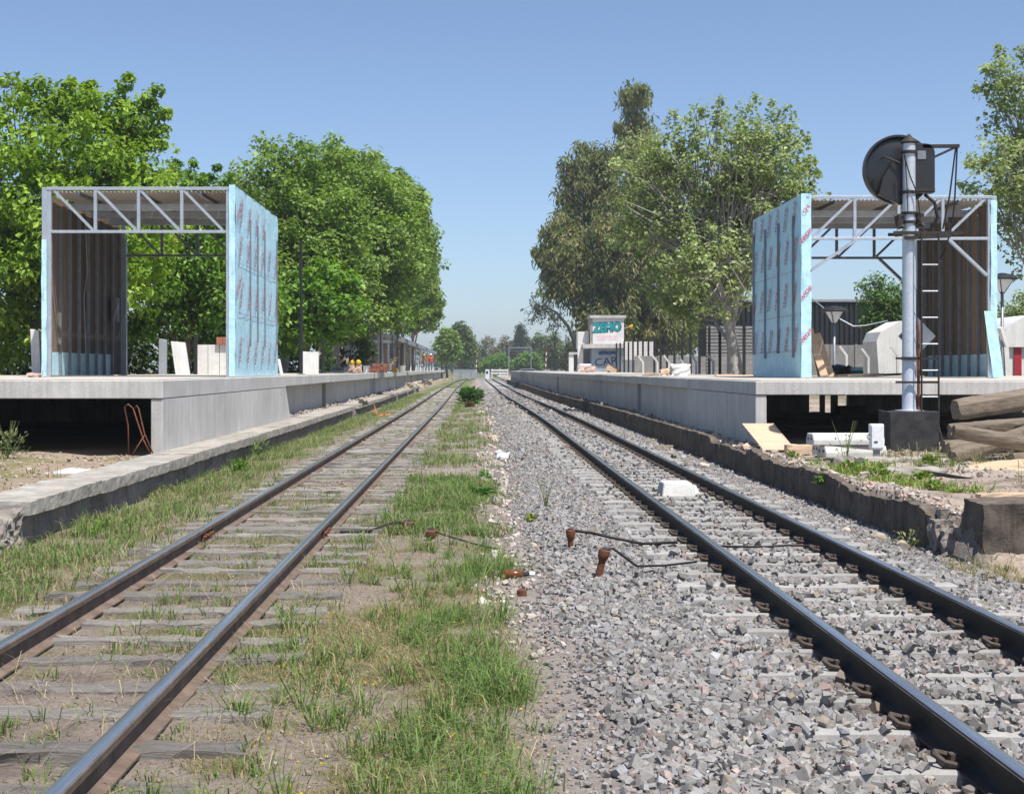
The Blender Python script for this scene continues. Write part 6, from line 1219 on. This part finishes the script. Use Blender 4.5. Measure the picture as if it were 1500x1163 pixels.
person('worker in red-orange jacket and pale helmet, right one of two on the left platform', PX(640, 150) - .6, 150, zL, 1.74, 'orange_cloth', .4, .08); person('worker in an orange vest, left one of two on the far left platform', PX(629, 150) - .6, 152, zL, 1.70, 'orange_vest', -.8, .03)
# ------------------------------------------------------------------ level crossing and what stands beyond the platforms
def striped(x, Yp, yt, yb, label):
    X_ = PX(x, Yp); z0, z1 = -.02, PZ(yt, Yp); t = thing('barrier_pole', (X_, Yp, z0), label, 'barrier', 'level crossing barriers'); n = 8
    for k in range(n): MB().tube([(X_ + .02 * k, Yp, z0 + .9 + (z1 - z0 - .9) * k / n), (X_ + .02 * (k + 1), Yp, z0 + .9 + (z1 - z0 - .9) * (k + 1) / n)], .09, 8).build('stripe', ('white_paint', 'red_paint')[k % 2], t)
    MB().box((X_ - .25, Yp - .25, z0 - .1), (X_ + .25, Yp + .25, z0 + .9)).build('machine_box', 'galv_dark', t)
striped(697, 235, 516, 548, 'raised red and white barrier pole at the level crossing, left of the tracks'); striped(799, 240, 512, 545, 'raised red and white barrier pole at the level crossing, right of the tracks')
t = thing('grey_fence', (PX(690, 228), 228, -.05), 'pale grey paling fence by the level crossing left of the tracks', 'fence')
for k in range(26): X_ = PX(664 + k * 1.35, 228); MB().box((X_, 228, -.1), (X_ + .1, 228.04, 1.3 + .1 * (k % 2))).build('paling', 'galv', t)
t = thing('white_cabinet', (PX(714, 222), 222, -.05), 'white relay cabinet beside the crossing', 'cabinet'); MB().box((PX(711, 222), 222, -.1), (PX(717, 222), 222.5, 1.35)).build('case', 'white_enamel', t); MB().box((PX(712, 222), 221.97, .7), (PX(715, 222), 221.99, 1.1)).build('opening', 'black_paint', t)
t = thing('white_barrier', (PX(733, 226), 226, -.05), 'low white plank barrier across the end of the tracks', 'barrier')
for k in range(3): MB().box((PX(719 + 9 * (k > 1), 226), 226 - k * .6, .25 + .42 * (2 - k)), (PX(744, 226), 226.08 - k * .6, .5 + .42 * (2 - k))).build('plank', 'white_paint', t)
for x in (720, 732, 743): MB().box((PX(x, 226), 226.1, -.1), (PX(x, 226) + .15, 226.25, 1.4)).build('post', 'white_paint', t)
t = thing('portal_frame', (PX(762, 255), 255, -.05), 'slim grey portal frame over the road at the level crossing', 'portal frame')
for x in (745.5, 778): MB().box((PX(x, 255) - .09, 255, -.1), (PX(x, 255) + .09, 255.18, PZ(508, 255))).build('post', 'galv_dark', t)
MB().box((PX(745.5, 255), 255.02, PZ(510.5, 255)), (PX(778, 255), 255.16, PZ(508.5, 255))).build('crossbeam', 'galv_dark', t); MB().box((PX(745.5, 255), 255.05, PZ(514, 255)), (PX(778, 255), 255.13, PZ(513.3, 255))).build('tie_bar', 'galv_dark', t)
for i, (x, Yp, yt, lab) in enumerate(((647, 205, 505, 'grey lamp post at the far end of the canopy'), (742, 260, 500, 'thin pole left of the portal frame'), (813, 180, 486, 'dark thin pole right of the striped barrier'), (829, 175, 490, 'thin pole left of the white columns'))): X_ = PX(x, Yp); simple(MB().tube([(X_, Yp, -.1), (X_, Yp, PZ(yt, Yp))], [.1, .06], 8), 'utility_pole', 'dark_post', lab, 'pole', 'poles round the level crossing')
t = thing('parked_car', (PX(775, 205), 207, -.05), 'blue-grey car parked beyond the end of the right platform', 'car'); cx = PX(775, 205)
MB().prism([(-2.0, .3), (2.0, .3), (2.05, .75), (1.2, .95), (.7, 1.42), (-1.0, 1.45), (-1.7, .98), (-2.05, .9)], 1, 205, 206.6).v
m = MB(); prof = [(-2.0, .3), (2.0, .3), (2.05, .75), (1.25, .95), (.7, 1.42), (-1.0, 1.45), (-1.7, .98), (-2.05, .9)]; m.prism([(cx + a, b) for a, b in prof], 1, 205, 206.6); m.build('body', 'car_paint', t, bevel=.05)
MB().prism([(cx - 1.5, 1.0), (cx + 1.05, 1.0), (cx + .62, 1.36), (cx - .95, 1.38)], 1, 204.97, 204.992).build('side_window', 'glass_dark', t)
for x in (-1.25, 1.3):
    for y in (205.0, 206.4): w_ = MB().lathe([(.31, -.02), (.32, .1), (.31, .2)], (cx + x, y, .29), 16, ax=1).build('wheel', 'rubber', t)

# dark undergrowth closing the view below the crowns
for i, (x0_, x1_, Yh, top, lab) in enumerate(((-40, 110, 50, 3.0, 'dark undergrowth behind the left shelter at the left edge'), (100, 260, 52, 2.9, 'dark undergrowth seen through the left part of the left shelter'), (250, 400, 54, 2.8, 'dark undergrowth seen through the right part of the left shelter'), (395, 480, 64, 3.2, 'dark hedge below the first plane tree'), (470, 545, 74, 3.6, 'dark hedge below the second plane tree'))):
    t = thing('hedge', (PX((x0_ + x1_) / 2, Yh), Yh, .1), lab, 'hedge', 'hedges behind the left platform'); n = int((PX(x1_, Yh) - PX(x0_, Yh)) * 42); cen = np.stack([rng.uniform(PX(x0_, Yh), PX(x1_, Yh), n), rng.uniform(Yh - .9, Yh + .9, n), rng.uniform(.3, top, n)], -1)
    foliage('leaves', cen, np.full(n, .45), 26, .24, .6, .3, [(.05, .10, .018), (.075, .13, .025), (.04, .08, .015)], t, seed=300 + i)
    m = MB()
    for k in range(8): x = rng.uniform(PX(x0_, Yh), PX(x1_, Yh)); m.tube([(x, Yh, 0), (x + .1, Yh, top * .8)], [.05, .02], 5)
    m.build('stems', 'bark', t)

# thin summer haze over the whole yard
hz_m = bpy.data.materials.new('haze'); hz_m.use_nodes = True; ht = hz_m.node_tree; ht.nodes.remove(ht.nodes['Principled BSDF'])
pv = ht.nodes.new('ShaderNodeVolumePrincipled'); pv.inputs['Color'].default_value = (.82, .88, .95, 1); pv.inputs['Density'].default_value = .00045; pv.inputs['Anisotropy'].default_value = .2
ht.links.new(pv.outputs[0], ht.nodes['Material Output'].inputs['Volume']); MATS['haze'] = hz_m
hb = MB().box((-460, -40, -1.6), (460, 2560, 27)).build('haze', 'haze'); tag(hb, 'thin pale summer haze over the railway yard', kind='stuff')
